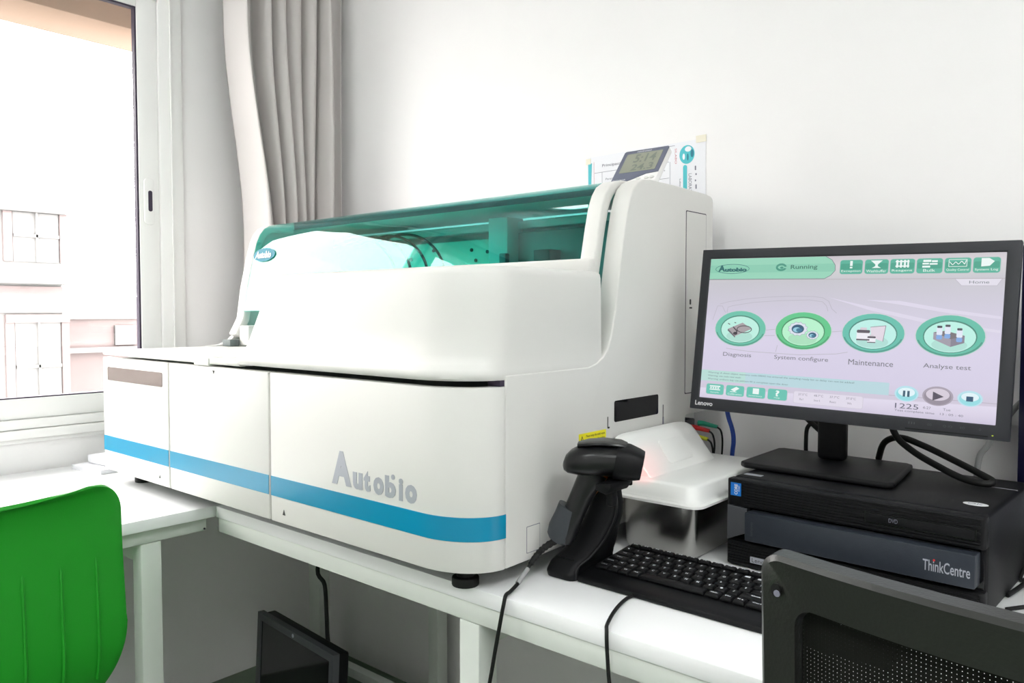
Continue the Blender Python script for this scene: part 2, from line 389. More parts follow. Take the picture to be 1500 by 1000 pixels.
# ================================================================ ANALYZER
LOGO = [('A', -1.0925, -1.0400, -.2915, -.2345), ('u', -1.0358, -1.0109, -.2925, -.2645), ('t', -1.0077, -.9912, -.2925, -.2590), ('o', -.9832, -.9580, -.2935, -.2650),
        ('b', -.9547, -.9290, -.2940, -.2590), ('i', -.9218, -.9122, -.2945, -.2595), ('o', -.9070, -.8805, -.2950, -.2660)]
LOGO_DOT = (-.9355, -.2600)
def analyzer():
    r = thing('analyzer', 'large white and blue laboratory analyzer with teal tinted lid on the desks', 'lab analyzer', (-1.4, 1.17, DT))
    L = lambda n, b, m, bev=0, seg=2, par=None, **k: link(n, b, m, par or r, True, bev, seg, **k)
    XA, XZ = -2.02, -.768
    L('chassis', BX(-2.005, -.802, .822, 1.43, Z(-.383), Z(-.116)), 'bodyd', .004)
    L('chassis', BX(-2.005, -.84, 1.431, 1.53, Z(-.383), Z(-.095)), 'bodyd', .004)
    # feet
    for x, y in ((-.83, .853), (-.83, 1.45), (-1.94, .86), (-1.94, 1.45), (-1.38, .90)):
        b = PR(ell(.021, .021, x, y, 24), DT, DT+.014); prism(b, ell(.014, .014, x, y, 20), DT+.014, DT+.038)
        if x == -1.38: b.free(); continue
        L('foot', b, 'rubber', .002)
    # doors
    zb, zt = Z(-.389), Z(-.113)
    def stripe(poly, par, z0=-.341, z1=-.305): L('stripe', PR(poly, Z(z0), Z(z1)), 'blue', par=par, label='blue stripe')
    d = L('door', BX(XA, -1.682, .80, .82, zb, zt), 'body', .003)
    stripe([(XA+.002, .7992), (-1.6825, .7992), (-1.6825, .8001), (XA+.002, .8001)], d)
    L('steel_strip', PR(rrect(.285, .032, .004, -1.848, Z(-.152)), .7988, .8001, 'y'), 'mirror', par=d, label='brushed metal strip')
    place_txt(d, 'A', (-1.955, .7994, Z(-.225)), (1, 0, 0), (0, 0, 1), None, .026, MT['paper'], .02, 'letter')
    L('marker', PR([(-1.728, Z(-.372)), (-1.722, Z(-.372)), (-1.725, Z(-.366))], .7992, .8001, 'y'), 'ink', par=d)
    d = L('door', BX(-1.676, -1.2865, .80, .82, zb, zt), 'body', .003)
    stripe([(-1.675, .7992), (-1.287, .7992), (-1.287, .8001), (-1.675, .8001)], d)
    L('marker', PR([(-1.487, Z(-.120)), (-1.479, Z(-.120)), (-1.483, Z(-.127))], .7992, .8001, 'y'), 'ink', par=d)
    def arcs(off, n=14, ye=.875):
        return [(-.868+(.10+off)*math.sin(PI/2*k/n), .876-(.076+off)*math.cos(PI/2*k/n)) for k in range(n+1)]
    out = [(-1.2805, .80)]+arcs(0); inn = [(-1.2805, .82)]+arcs(-.02)
    d = L('door', PR(out+inn[::-1], zb, zt), 'body', .0025)
    o2 = [(-1.2795, .7992)]+arcs(.0008); i2 = [(-1.2795, .8002)]+arcs(-.0002)
    stripe(o2+i2[::-1], d)
    L('marker', PR([(-1.242, Z(-.372)), (-1.234, Z(-.372)), (-1.238, Z(-.362))], .7992, .8001, 'y'), 'ink', par=d)
    # brand word on the door
    def word(s, xc, zc, w, h, bold):
        return place(text_bm(s, w, h, bold, .0006), frame((xc, .7999, Z(zc)), (1, 0, 0), (0, 0, 1)))
    for ch, a, c, z0, z1 in LOGO:
        L('lettering', word(ch, (a+c)/2, (z0+z1)/2, c-a, z1-z0, .055 if ch != 'i' else .04), 'silver', par=d, label='large silver letter' if ch == 'A' else None, fin=False)
    L('lettering', PR(ell(.0042, .0042, LOGO_DOT[0], Z(LOGO_DOT[1]), 16), .7993, .80, 'y'), 'silver', par=d, label='silver dot above the b')
    # deck on the left, lip under the hood
    b = PR([(XA, .80), (-1.385, .80), (-1.385, 1.15), (XA, 1.15)], Z(-.108), Z(-.0965)); L('deck', b, 'body', .003)
    L('deck', BX(XA, -.81, 1.151, 1.50, Z(-.108), Z(-.0965)), 'body', .002)
    L('latch', BX(-1.56, -1.50, .7975, .83, Z(-.112), Z(-.0955)), 'body', .002)
    L('latch', BX(-1.60, -1.47, .85, .90, Z(-.0965), Z(-.094)), 'body', .001)
    # hood: lofted outline
    def outline(xl, xr, yf, yb, rl, rx, ry, n=10):
        p = [(xl, yb)]
        for k in range(n+1):
            a = PI/2*k/n; p.append((xl+rl-rl*math.cos(a), yf+rl-rl*math.sin(a)))
        for k in range(n+1):
            a = PI/2*k/n; p.append((xr-rx+rx*math.sin(a), yf+ry-ry*math.cos(a)))
        p.append((xr, yb)); return p
    rings = []
    for z, f, l, s in ((-.1035, .003, .003, .001), (-.1005, 0, 0, 0), (-.094, -.001, 0, 0), (-.087, .001, .004, .001), (-.078, .008, .012, .003), (-.066, .014, .018, .004), (-.03, .019, .034, .0045),
                       (.02, .026, .057, .005), (.056, .031, .072, .006), (.0625, .033, .075, .0075), (.0665, .037, .079, .011), (.0683, .043, .086, .018), (.0685, .056, .104, .03)):
        rings.append([(x, y, Z(z)) for x, y in outline(-1.41+l, -.7695-s, .795+f, 1.135, .03, .105, .084)])
    b = loft(NB(), rings); L('hood', b, 'body')
    L('gasket_or_shade', BX(-.795, -.7705, .866, .8762, Z(-.1125), Z(-.1037)), 'gasket_or_shade')  # dark strip over the cheek end, painting the shade inside the hood gap
    # end cheeks
    prof = [(.8765, -.389), (1.0, -.387), (1.428, -.384), (1.430, -.215), (1.434, -.211), (1.543, -.211), (1.544, .228), (1.541, .236), (1.534, .2405), (1.513, .243), (1.40, .2455), (1.29, .2455),
            (1.262, .2425), (1.243, .235), (1.229, .223), (1.218, .205), (1.208, .178), (1.195, .125), (1.182, .06), (1.171, .0), (1.158, -.045), (1.148, -.066), (1.134, -.081), (1.115, -.090), (1.09, -.0955), (.8765, -.0965)]
    b = PR([(y, Z(z)) for y, z in prof], -.806, XZ, 'x'); ck = L('end_cheek', b, 'body', .009, 4)
    # rear block
    L('rear_panel', BX(-2.0, -.807, 1.5, 1.535, Z(-.095), Z(.224)), 'inner', .002)
    lp = [(1.06, -.0955), (1.09, -.093), (1.115, -.085), (1.132, -.07), (1.148, -.045)]+[(y, z) for y, z in prof[::-1][7:20]]
    lp = [(1.06, -.0955), (1.10, -.0925), (1.125, -.084), (1.145, -.066), (1.158, -.04), (1.171, .0), (1.182, .06), (1.195, .125), (1.208, .178), (1.218, .205), (1.229, .223), (1.243, .235), (1.262, .2425), (1.29, .2455), (1.40, .2455), (1.513, .243), (1.54, .236), (1.544, .22), (1.544, -.0955)]
    L('end_cheek', PR([(y, Z(z)) for y, z in lp], -2.02, -2.0, 'x'), 'body', .004, 3)
    L('top_cover', BX(-1.998, -.807, 1.315, 1.54, Z(.234), Z(.2455)), 'body', .003)
    # lid: swept profile strips
    pr = [(1.158, .062), (1.1665, .10), (1.178, .15), (1.189, .19), (1.199, .212), (1.213, .229), (1.232, .2395), (1.256, .2445), (1.285, .2455), (1.312, .2455)]
    pl = [(1.122, -.064), (1.146, -.02), (1.152, .02)]+pr
    def strip(path, th, x0, x1, dy=0, dz=0):
        n = len(path); inner = []
        for i, (y, z) in enumerate(path):
            a = path[max(i-1, 0)]; c = path[min(i+1, n-1)]
            t = Vector((c[0]-a[0], c[1]-a[1])).normalized(); inner.append((y+t.y*th+dy, z-t.x*th+dz))
        return PR([(y+dy, Z(z+dz)) for y, z in path]+[(y, Z(z)) for y, z in inner[::-1]], x0, x1, 'x')
    lid = L('lid_frame', strip(pr, .022, -.842, -.809), 'body', .004, 3, label='white right rail of the lid')
    L('lid_frame', strip(pl, .022, -1.998, -1.962), 'body', .004, 3, label='white left rail of the lid')
    L('lid_frame', BX(-1.50, -.8105, 1.1545, 1.178, Z(.062), Z(.094)), 'body', .004, 3, label='white front rail of the lid')
    gp = [(1.144, .0), (1.153, .04), (1.161, .075)]+pr[1:]
    g = strip(gp, .003, -1.961, -.843, dy=.002); L('lid_glass', g, 'tint', label='teal tinted curved acrylic')
    b = place(text_bm('Autobio', .075, .020, .03, .0004), frame((-1.905, 1.176, Z(.152)), (1, 0, 0), (0, .26, 1)))
    b2 = PR(ell(.052, .019, 0, 0, 32), 0, .0006); place(b2, frame((-1.905, 1.1785, Z(.152)), (1, 0, 0), (0, .26, 1)))
    L('lid_badge', b2, 'teald', label='dark teal oval badge'); L('lettering', b, 'white', fin=False)
    L('gasket_or_shade', BX(-1.96, -.845, 1.311, 1.3145, Z(.233), Z(.245)), 'gasket_or_shade')
    # hinge cover block at left
    L('hinge_block', BX(-1.955, -1.91, 1.13, 1.19, Z(-.094), Z(-.04)), 'body', .004)
    L('hinge_slot', BX(-1.99, -1.95, 1.10, 1.128, Z(-.0955), Z(-.078)), 'innerd', .002)
    # interior
    L('inner_rail', BX(-1.95, -.85, 1.44, 1.47, Z(.196), Z(.214)), 'inner', .002)
    L('inner_plate', BX(-1.86, -1.29, 1.455, 1.462, Z(-.02), Z(.180)), 'innerw', .002, label='light plate behind the lid')
    for x, z in ((-1.39, .155), (-1.335, .148), (-1.375, .128), (-1.53, .16), (-1.50, .118), (-1.62, .14), (-1.31, .11)):
        L('bolt', PR(ell(.0045, .0045, x, Z(z), 12), 1.452, 1.4555, 'y'), 'ink')
    L('column', BX(-1.283, -1.222, 1.40, 1.46, Z(-.09), Z(.222)), 'inner', .003)
    L('inner_box', BX(-1.215, -1.02, 1.43, 1.499, Z(-.09), Z(.186)), 'innerd', .003, label='dark box behind the lid')
    L('inner_box', BX(-1.015, -.87, 1.43, 1.499, Z(-.09), Z(.196)), 'innerd', .003, label='dark box behind the lid at the right')
    L('module', BX(-1.13, -1.085, 1.385, 1.429, Z(-.09), Z(.138)), 'black', .002)
    L('module', BX(-1.235, -1.215, 1.385, 1.40, Z(-.09), Z(.135)), 'dgrey', .002)
    for i, x in enumerate((-1.62, -1.56, -1.50, -1.44)):
        L('hose', TB([(x-.22, 1.36, Z(.18)), (x-.1, 1.35, Z(.196)), (x, 1.34, Z(.175)), (x+.07, 1.33, Z(.12)), (x+.10, 1.32, Z(.03))], .0035, 8), 'rubber')
    L('transport_arm', BX(-1.70, -1.40, 1.22, 1.30, Z(-.06), Z(.06)), 'innerw', .01)
    # right side details
    P = lambda n, poly, m, dx=.0007, **k: L(n, PR(poly, XZ-.001, XZ+dx, 'x'), m, par=ck, **k)
    P('service_gap', rrect(.087, .370, .003, 1.4685, Z(.0165)), 'gasket_or_shade', .0003)
    P('service_panel', rrect(.083, .366, .003, 1.4685, Z(.0165)), 'body', .0010)
    P('keyhole', rrect(.006, .011, .002, 1.444, Z(.018)), 'ink', .0014); P('keyhole', rrect(.011, .003, .001, 1.446, Z(.006)), 'ink', .0014)
    P('waste_slot', rrect(.152, .038, .004, 1.2445, Z(-.179)), 'blackg', .0007, label='black rectangular waste slot')
    P('hook_slit', rrect(.0016, .020, .0006, 1.148, Z(-.196)), 'ink'); P('hook_slit', rrect(.006, .003, .001, 1.1505, Z(-.2055)), 'ink')
    P('hook_slit', rrect(.0014, .026, .0006, 1.3395, Z(-.195)), 'ink'); P('hook_slit', rrect(.004, .014, .001, 1.340, Z(-.213)), 'inkg')
    P('cover_gap', rrect(.033, .042, .001, .9415, Z(-.3555)), 'inkg', .0003); P('cover_plate', rrect(.031, .040, .001, .9415, Z(-.3555)), 'body', .0006)
    st = P('warning_sticker', rrect(.080, .019, .001, 1.102, Z(-.2165)), 'yellow', .0007, label='yellow warning sticker')
    P('white_sticker', rrect(.030, .010, .001, 1.128, Z(-.232)), 'paper', .0006)
    def side_text(s, y, z, w, h, m='ink'):
        L('print', place(text_bm(s, w, h, .01), frame((XZ+.0009, y, Z(z)), (0, 1, 0), (0, 0, 1))), m, par=ck, fin=False)
    side_text('Please keep the solid waste', 1.110, -.213, .056, .0052); side_text('container in the right position', 1.110, -.2205, .056, .0052)
    b = NB(); prism(b, [(1.064, Z(-.2235)), (1.077, Z(-.2235)), (1.0705, Z(-.2105))], XZ, XZ+.0009, 'x'); L('print', b, 'ink', par=ck)
    b = NB(); prism(b, [(1.0663, Z(-.2222)), (1.0747, Z(-.2222)), (1.0705, Z(-.2138))], XZ, XZ+.0011, 'x'); L('print', b, 'yellow', par=ck)
    b = NB(); prism(b, rrect(.0012, .0045, .0003, 1.0705, Z(-.2188)), XZ, XZ+.0013, 'x'); L('print', b, 'ink', par=ck)
    # rear connector bay
    L('connector_bay', BX(-.839, -.80, 1.4315, 1.53, Z(-.383), Z(-.215)), 'steel', .002)
    b = BX(-.7995, -.775, 1.45, 1.485, Z(-.262), Z(-.224)); L('socket', b, 'dgrey', .003)
    for n, y, z, m in (('plug', 1.475, -.232, 'pgreen'), ('plug', 1.462, -.240, 'red'), ('plug', 1.455, -.256, 'pyellow')):
        x0 = -.773 if m != 'pgreen' else -.762
        pl_ = L(n, TB([(x0, y, Z(z)), (x0+.012, y, Z(z)), (x0+.026, y, Z(z-.002)), (x0+.042, y, Z(z-.004))], lambda t: .0058-.002*t, 12), m, label={'pgreen': 'green', 'red': 'red', 'pyellow': 'yellow'}[m]+' plug')
        L('plug_lead', TB([(x0+.040, y, Z(z-.004)), (x0+.050, y, Z(z-.012)), (x0+.051, y+.005, Z(z-.04)), (x0+.040+.004*(m == 'pgreen'), y+.01, Z(z-.10)), (x0+.03, y+.02, Z(-.415))], .002, 8), 'rubber', par=pl_)
def place_txt(par, s, o, x, y, w, h, m, bold=0, name='print', ext=0, label=None):
    b = place(text_bm(s, w, h, bold, ext), frame(o, x, y))
    return link(name, b, m, par, True, fin=False, label=label)
analyzer()

# ================================================================ WALL PAPER, THERMOMETER
def wall_paper():
    y = YB-.0015
    r = thing('wall_notice', 'printed white notice with teal logo taped to the wall behind the analyzer', 'poster', (-.985, y, Z(.27)), matrix=Matrix.Translation((-.985, y, Z(.27))) @ Matrix.Rotation(-.012, 4, 'Y'))
    w = .322; h = .215; x0 = -w/2
    link('sheet', BX(-w/2, w/2, 0, .0006, -.10, .113), 'paper', r)
    def q(x0, x1, z0, z1, m, n='print'): return link(n, BX(x0, x1, -.0004, 0, z0, z1), m, r)
    link('print', PR([(x0+.003, .098), (x0+.014, .098), (x0+.009, -.02), (x0+.013, -.1), (x0+.003, -.1)], -.0004, 0, 'y'), 'tealp', r, label='teal side band')
    q(x0+.020, x0+.0206, -.1, .10, 'inkr')
    for z, a, bb in ((.072, .022, .22), (.035, .022, .22), (.002, .022, .22), (-.03, .022, .22), (.107, .17, .235)): q(x0+a, x0+bb+.01, z, z+.0008, 'inkg')
    for x in (.044, .10, .232): q(x0+x, x0+x+.0006, -.1, .072, 'inkg')
    T = lambda s, x, z, w_, h_, m, rot=False: link('lettering', place(text_bm(s, w_, h_), frame((x0+x, -.0006, z), (0, 0, -1) if rot else (1, 0, 0), (1, 0, 0) if rot else (0, 0, 1))), m, r, fin=False)
    T('Principaux paramètres Autolab', .13, .087, .17, .009, 'inkg'); T('1', .033, -.008, .004, .007, 'ink')
    T('Parametre', .075, .054, .04, .005, 'inkg'); T('Temps Requis', .19, .054, .06, .005, 'inkg'); T('TSH', .075, .018, .02, .005, 'inkg')
    T('FT3', .075, -.012, .02, .005, 'inkg'); T('24 heures', .19, .018, .035, .005, 'inkg')
    T('SILABO', .248, .083, .035, .005, 'inkr', True); T('LABORATOIRE D’ANALYSES', .284, -.02, .118, .008, 'inkg', True)
    T('Laboratoire medicale', .259, -.01, .08, .004, 'inkg', True)
    link('logo', PR(ell(.019, .021, x0+.276, .083), -.0004, 0, 'y'), 'tealp', r, label='round teal logo')
    b = NB(); prism(b, ell(.008, .006, x0+.279, .095, 16), -.0008, -.0004, 'y'); prism(b, ell(.003, .007, x0+.268, .079, 12), -.0008, -.0004, 'y'); link('logo', b, 'paper', r)
    b = NB(); prism(b, ell(.004, .009, x0+.289, .084, 12), -.0008, -.0004, 'y'); prism(b, ell(.002, .008, x0+.278, .077, 12), -.0008, -.0004, 'y'); link('logo', b, 'teald', r)
    link('print', PR(rrect(.010, .16, .005, x0+.271, -.02), -.0004, 0, 'y'), 'tealp', r, label='teal rounded bar')
    b = NB()
    for i in range(9): prism(b, rrect(.003, .004+.006*(i % 3 == 0), .001, x0+.297+.0015*(i % 2), .05-i*.014), -.0005, 0, 'y')
    link('lettering', b, 'inkg', r)
    link('tape', BX(.138, .163, -.0012, -.0006, .1055, .121), 'tape', r, label='piece of masking tape on the upper right corner')
    link('tape', BX(-.164, -.150, -.0012, -.0006, .096, .110), 'tape', r, label='piece of masking tape on the upper left corner')
wall_paper()
def thermometer():
    m = frame((-.80, 1.318, Z(.2475)), (1, .0, 0), (0, .62, .78))
    r = thing('thermometer', 'small digital thermometer leaning back on top of the analyzer', 'thermometer', matrix=m)
    w, h = .104, .098
    link('body', PR(rrect(w, h, .008, -.03, h/2), -.014, 0), 'pvc', r, bevel=.003)
    pts = [(x, y) for x, y in rrect(w-.002, h-.002, .007, -.03, h/2)]
    fp = [(-.03+w/2-.001, .030)]
    fp = [(-.081, .0035), (-.055, .0045), (-.03, .013), (-.005, .024), (.021, .026), (.021, .094), (.018, .097), (-.078, .097), (-.081, .094)]
    f = link('face_plate', PR(fp, 0, .0012), 'thermo', r, label='blue-grey face')
    sc = link('display', PR(rrect(.082, .054, .002, -.03, .060), .0012, .0018), 'lcd', r, label='olive lcd display')
    link('digits', place(text_bm('5:14', .050, .024, .02), Matrix.Translation((-.024, .071, .0020))), 'lcdd', sc, fin=False)
    link('digits', place(text_bm('24.3', .050, .018, .02), Matrix.Translation((-.022, .045, .0020))), 'lcdd', sc, fin=False)
    link('lettering', place(text_bm('THERMO-HYGRO', .034, .004), Matrix.Translation((-.034, .0915, .0014))), 'white', f, fin=False)
    link('lettering', place(text_bm('INDOOR', .030, .004), Matrix.Translation((-.062, .0125, .0014))), 'white', f, fin=False)
    for x in (-.018, 0, .012): link('button', PR(ell(.005, .003, x, .012), 0, .002), 'body', r)
    link('stand', BX(-.05, -.01, 0, .06, -.030, -.016), 'pvc', r, bevel=.002)
thermometer()

# ================================================================ PC TOWER (lying) 
def pc():
    W_, H_, D_ = .376, .145, .294
    r = thing('desktop_computer', 'black desktop computer lying flat under the screen, with grey front slab', 'computer', (-.572, 1.208, DT), math.radians(-2.5))
    # local: x right, y back, z up, front plane y=0
    link('case', BX(.001, W_-.001, .022, D_, .0, H_), 'black', r, bevel=.006, seg=3)
    b = NB(); prism(b, [(0, .004), (.004, 0), (W_-.004, 0), (W_, .004), (W_, .0215), (0, .0215)], .100, H_-.001); bz = link('front_bezel', b, 'black', r, bevel=.003)
    b = NB(); prism(b, [(0, .004), (.004, 0), (W_-.004, 0), (W_, .004), (W_, .0215), (0, .0215)], .002, .042); link('front_bezel', b, 'black', r, bevel=.003)
    link('front_recess', BX(.004, W_-.004, .014, .0215, .0425, .0995), 'blackg', r)
    b = NB()
    for i in range(9): box(b, .028, W_-.006, -.0016, 0, .104+i*.0044, .1062+i*.0044)
    for i in range(7): box(b, .004, W_-.006, -.0016, 0, .006+i*.0048, .0085+i*.0048)
    link('vent_ribs', b, 'black', r, kind='stuff')
    # slab
    link('front_slab', BX(.040, W_-.008, -.016, .0135, .050, .096), 'slab', r, bevel=.002, label='speckled blue-grey front slab')
    link('side_notch', PR([(.002, .0425), (.036, .058), (.036, .0985), (.002, .0995)], .0, .013, 'y'), 'dgrey', r)
    T = lambda s, x, z, w, h, m, y, bold=0, rot=False, lab=None: link('lettering', place(text_bm(s, w, h, bold), frame((x, y, z), (0, 0, 1) if rot else (1, 0, 0), (-1, 0, 0) if rot else (0, 0, 1))), m, r, fin=False, label=lab)
    T('ThinkCentre', .3335, .0715, .058, .0155, 'silver', -.0163, .01); link('lettering', PR(ell(.0015, .0015, .3185, .0795, 12), -.0168, -.016, 'y'), 'red', r, label='red dot')
    T('lenovo', .052, .071, .022, .005, 'dgrey', -.0163, rot=True)
    link('nameplate', BX(.044, .082, -.0022, -.0012, .012, .022), 'silver', r, label='silver name plate'); T('Lenovo', .063, .017, .032, .007, 'ink', -.0024)
    # optical drive
    link('drive_gap', BX(.221, .366, -.0020, -.0012, .112, .1275), 'blackg', r)
    link('optical_drive', BX(.223, .364, -.0030, -.0018, .1135, .126), 'black', r, bevel=.0005)
    T('DVD', .261, .120, .012, .006, 'inkg', -.0031)
    link('eject_button', BX(.300, .312, -.0036, -.003, .1165, .1185), 'black', r)
    # stickers
    st = link('sticker', BX(.008, .026, -.0012, 0, .117, .138), 'sblue', r, label='bright blue processor sticker')
    T('CORE', .0175, .1275, .017, .0055, 'white', -.0014, .03, True); T('intel', .0222, .129, .009, .0035, 'white', -.0014, 0, True)
    link('sticker', BX(.010, .040, .040, .052, H_, H_+.0004), 'silver', r, label='small silver sticker on the top, left')
    sl = link('sticker', place(PR(ell(.016, .010, 0, 0), 0, .0005), Matrix.Translation((.347, .075, H_))), 'white', r, label='oval silver sticker on the top, right')
    b = place(text_bm('OK', .02, .008), Matrix.Translation((.347, .075, H_+.0007))); link('lettering', b, 'inkg', sl, fin=False)
    link('case_seam', BX(.33, W_-.004, .215, .217, H_-.001, H_+.0003), 'silver', r)
    for x, y in ((.02, .03), (W_-.02, .03), (.02, D_-.02), (W_-.02, D_-.02)): pass
pc()

# ================================================================ MONITOR with the analyzer software
def monitor():
    TLp = Vector((-.6908, 1.3490, Z(.1137)))
    xa = Vector((1.0129, .0232, -.0197)); ya = Vector((.0256, .1283, .9781))
    m = frame(TLp, xa, ya)
    W_, H_ = .5045, .296
    base_z = DT+.145
    r = thing('monitor', 'black widescreen monitor showing the analyzer software, on top of the computer', 'monitor', (-.455, 1.39, base_z))
    L = lambda n, b, mt, bev=0, seg=2, par=None, **k: link(n, b, mt, par or r, True, bev, seg, **k)
    U = lambda b: place(b, m)
    sx0, sx1, sy0, sy1 = .0168, W_-.0185, -.0172, -.274   # screen inside the bezel (local y up)
    b = NB()
    # bezel ring with chamfered inner edge
    def ring(z, x0, x1, y0, y1): return [(x0, y0, z), (x1, y0, z), (x1, y1, z), (x0, y1, z)]
    L('back_cover', U(box(NB(), .003, W_-.003, -H_+.003, -.003, -.020, -.0038)), 'bezel', .004)
    L('back_cover', U(box(NB(), .09, W_-.09, -H_+.05, -.05, -.045, -.0205)), 'black', .008)
    rg = [ring(-.014, 0, W_, 0, -H_), ring(0, 0, W_, 0, -H_), ring(0, sx0-.0015, sx1+.0015, sy0+.0015, sy1-.0015), ring(-.0025, sx0, sx1, sy0, sy1)]
    bz = L('bezel', U(loft(NB(), rg, cap=False)), 'bezel', .0012, 2)
    sc = L('screen', U(box(NB(), sx0, sx1, sy1, sy0, -.003, -.0022)), screen_mat(m, sx0, sx1, sy0, sy1))
    # ------ interface, everything flat print on the screen; u,v in mm from the monitor's top-left corner
    KX, KY = 1.0134e-3, -.987e-3
    zl = [-.0021]
    mats = {}
    def E(c):
        if c not in mats: mats[c] = emit('ui_%02x%02x%02x' % c, RGB(*c), .95)
        return mats[c]
    def S(polys, col, n='icon', lev=1):
        bb = NB()
        for p in polys:
            vs = [bb.verts.new((u*KX, v*KY, -.0021+lev*.00012)) for u, v in p]
            f = bb.faces.new(vs)
        for f in bb.faces:
            f.normal_update()
            if f.normal.z < 0: f.normal_flip()
        U(bb); return link(n, bb, E(col), sc, True, fin=False)
    def TX(s, u, v, w, h, col, bold=0, lev=6):
        bb = text_bm(s, w*KX, -h*KY, bold); bb.transform(Matrix.Translation((u*KX, v*KY, -.0021+lev*.00012))); U(bb)
        return link('lettering', bb, E(col), sc, True, fin=False)
    R4 = lambda u0, u1, v0, v1: [(u0, v0), (u1, v0), (u1, v1), (u0, v1)]
    E4 = lambda u, v, a, c, n=32: ell(a, c, u, v, n)
    RR = lambda u0, u1, v0, v1, rad=3: rrect(u1-u0, v1-v0, rad, (u0+u1)/2, (v0+v1)/2)
    def arc(u, v, a, c, w, a0, a1, n=14):
        o = [(u+a*math.cos(math.radians(a0+(a1-a0)*k/n)), v+c*math.sin(math.radians(a0+(a1-a0)*k/n))) for k in range(n+1)]
        i = [(u+(a-w)*math.cos(math.radians(a0+(a1-a0)*k/n)), v+(c-w)*math.sin(math.radians(a0+(a1-a0)*k/n))) for k in range(n+1)]
        return [[o[k], o[k+1], i[k+1], i[k]] for k in range(n)]
    def line(pts, w=.7):
        out = []
        for (a, b_), (c, d) in zip(pts, pts[1:]):
            dx, dy = c-a, d-b_; l = math.hypot(dx, dy) or 1; nx, ny = -dy/l*w/2, dx/l*w/2
            out.append([(a+nx, b_+ny), (c+nx, d+ny), (c-nx, d-ny), (a-nx, b_-ny)])
        return out
    L0, R0 = 16.8, 479.5
    # header green tab
    S([[(L0, 17.8), (222, 17.8), (232, 24), (237.5, 33), (238, 42), (232, 50), (222, 56), (L0, 56)]], (150, 212, 186), 'header')
    S([[(L0, 30), (236, 30), (238, 38), (237, 44), (L0, 44)]], (138, 204, 178), 'header', 2)
    S(line([(L0, 56.2), (222, 56.2), (232, 50.5), (238.6, 42), (238, 33), (232, 23.6), (222, 17.8)], 1), (120, 130, 135), 'header', 2)
    S([R4(L0, R0, 56.8, 57.6)], (178, 170, 176), 'header', 1)
    S(arc(59, 37, 32, 9, .9, 0, 360, 30), (40, 110, 110), 'logo', 3)
    TX('A', 39.5, 35.8, 13, 12, (40, 104, 104), .05); TX('utobio', 66, 38.5, 41, 7.5, (40, 104, 104), .06)
    S(arc(148, 35.3, 9.5, 7, 3.6, 20, 350), (70, 150, 128), 'logo', 3); S([E4(149, 36, 3, 2)], (70, 150, 128), 'logo', 3)
    TX('Running', 187, 36.2, 45, 9.5, (66, 120, 104), .015)
    for i, (u0, u1, nm) in enumerate(((246, 281, 'Exception'), (284.5, 320, 'Washbuffer'), (322.5, 358, 'Reagent'), (360.8, 396.8, 'Bulk'), (399.6, 434.8, 'Quality Control'), (437.6, 472.5, 'System Log'))):
        S([RR(u0-1, u1+1, 23.8, 49.5, 5)], (196, 200, 204), 'icon_button'); S([RR(u0, u1, 24.8, 48.6, 4)], (84, 178, 154), 'icon_button', 2); S([RR(u0+1, u1-1, 31, 41, 2)], (66, 160, 136), 'icon_button', 3)
        c = (u0+u1)/2; wcol = (236, 246, 244)
        sh = [[R4(c-2, c+2, 26.5, 35), R4(c-2, c+2, 36.5, 39)],
              [[(c-9, 26.5), (c+9, 26.5), (c+2, 33), (c+2, 36), (c+7, 39), (c-7, 39), (c-2, 36), (c-2, 33)]],
              [R4(c-9, c-6, 26.5, 39), R4(c-3.5, c-.5, 26.5, 39), R4(c+2, c+5, 26.5, 39), R4(c+7, c+9.5, 26.5, 39), R4(c-10, c+10, 28, 30), R4(c-10, c+10, 35.5, 37.5)],
              [R4(c-9, c+2, 27, 30.5), R4(c+3, c+11, 28, 31), R4(c-10, c-1, 32, 34.5), R4(c, c+11, 32.5, 35), R4(c-10, c+1, 36.5, 39.5)],
              line([(c-12, 27.5), (c+12, 27.5), (c+12, 38.5), (c-12, 38.5), (c-12, 27.5)], .8)+line([(c-11, 31), (c-7, 36), (c-3, 31), (c+1, 35), (c+5, 30), (c+9, 35), (c+11, 29)], 1),
              [[(c-7, 26), (c+3, 26), (c+10, 31), (c+4, 38), (c-7, 39)]]][i]
        S(sh, wcol, 'icon', 5); TX(nm, c, 44, min(30, 4.2*len(nm)), 4.4, wcol)
    S([[(415, 58), (476, 58), (470, 68), (424, 68)]], (226, 222, 234), 'tab', 2); S(line([(415, 58), (424, 68.4), (470, 68.4), (476, 58)], .7), (190, 184, 198), 'tab', 3); TX('Home', 447, 63, 26, 4.6, (120, 128, 136))
    # pale sweep and instrument sketch
    S([[(290, 92), (340, 93), (400, 104), (478, 115), (478, 119), (400, 110), (340, 99)], [(230, 88), (300, 104), (380, 122), (478, 136), (478, 140), (380, 128), (300, 110)]], (222, 216, 234), 'swoosh', 1)
    gc = (186, 182, 196)
    for pp in (line([(40.8, 102.6), (57, 98), (90, 92.5), (125, 89), (165, 87), (206, 87), (222, 89), (232, 95), (238, 108), (246, 115)], .9), line([(56, 118), (57, 108), (66, 105), (105, 98.5), (149, 95), (200, 93), (222, 96), (229, 103), (232, 112)], .9), line([(30, 132), (37, 106), (46, 106), (53, 118)], .9), line([(60, 184), (100, 187.5), (190, 189), (250, 184), (268, 180)], .9), line([(130, 148), (146, 146)], .9), line([(128, 158), (146, 157)], .9), line([(152, 174), (150, 186)], .9), line([(241, 147), (258, 145)], .9)): S(pp, gc, 'sketch', 1)
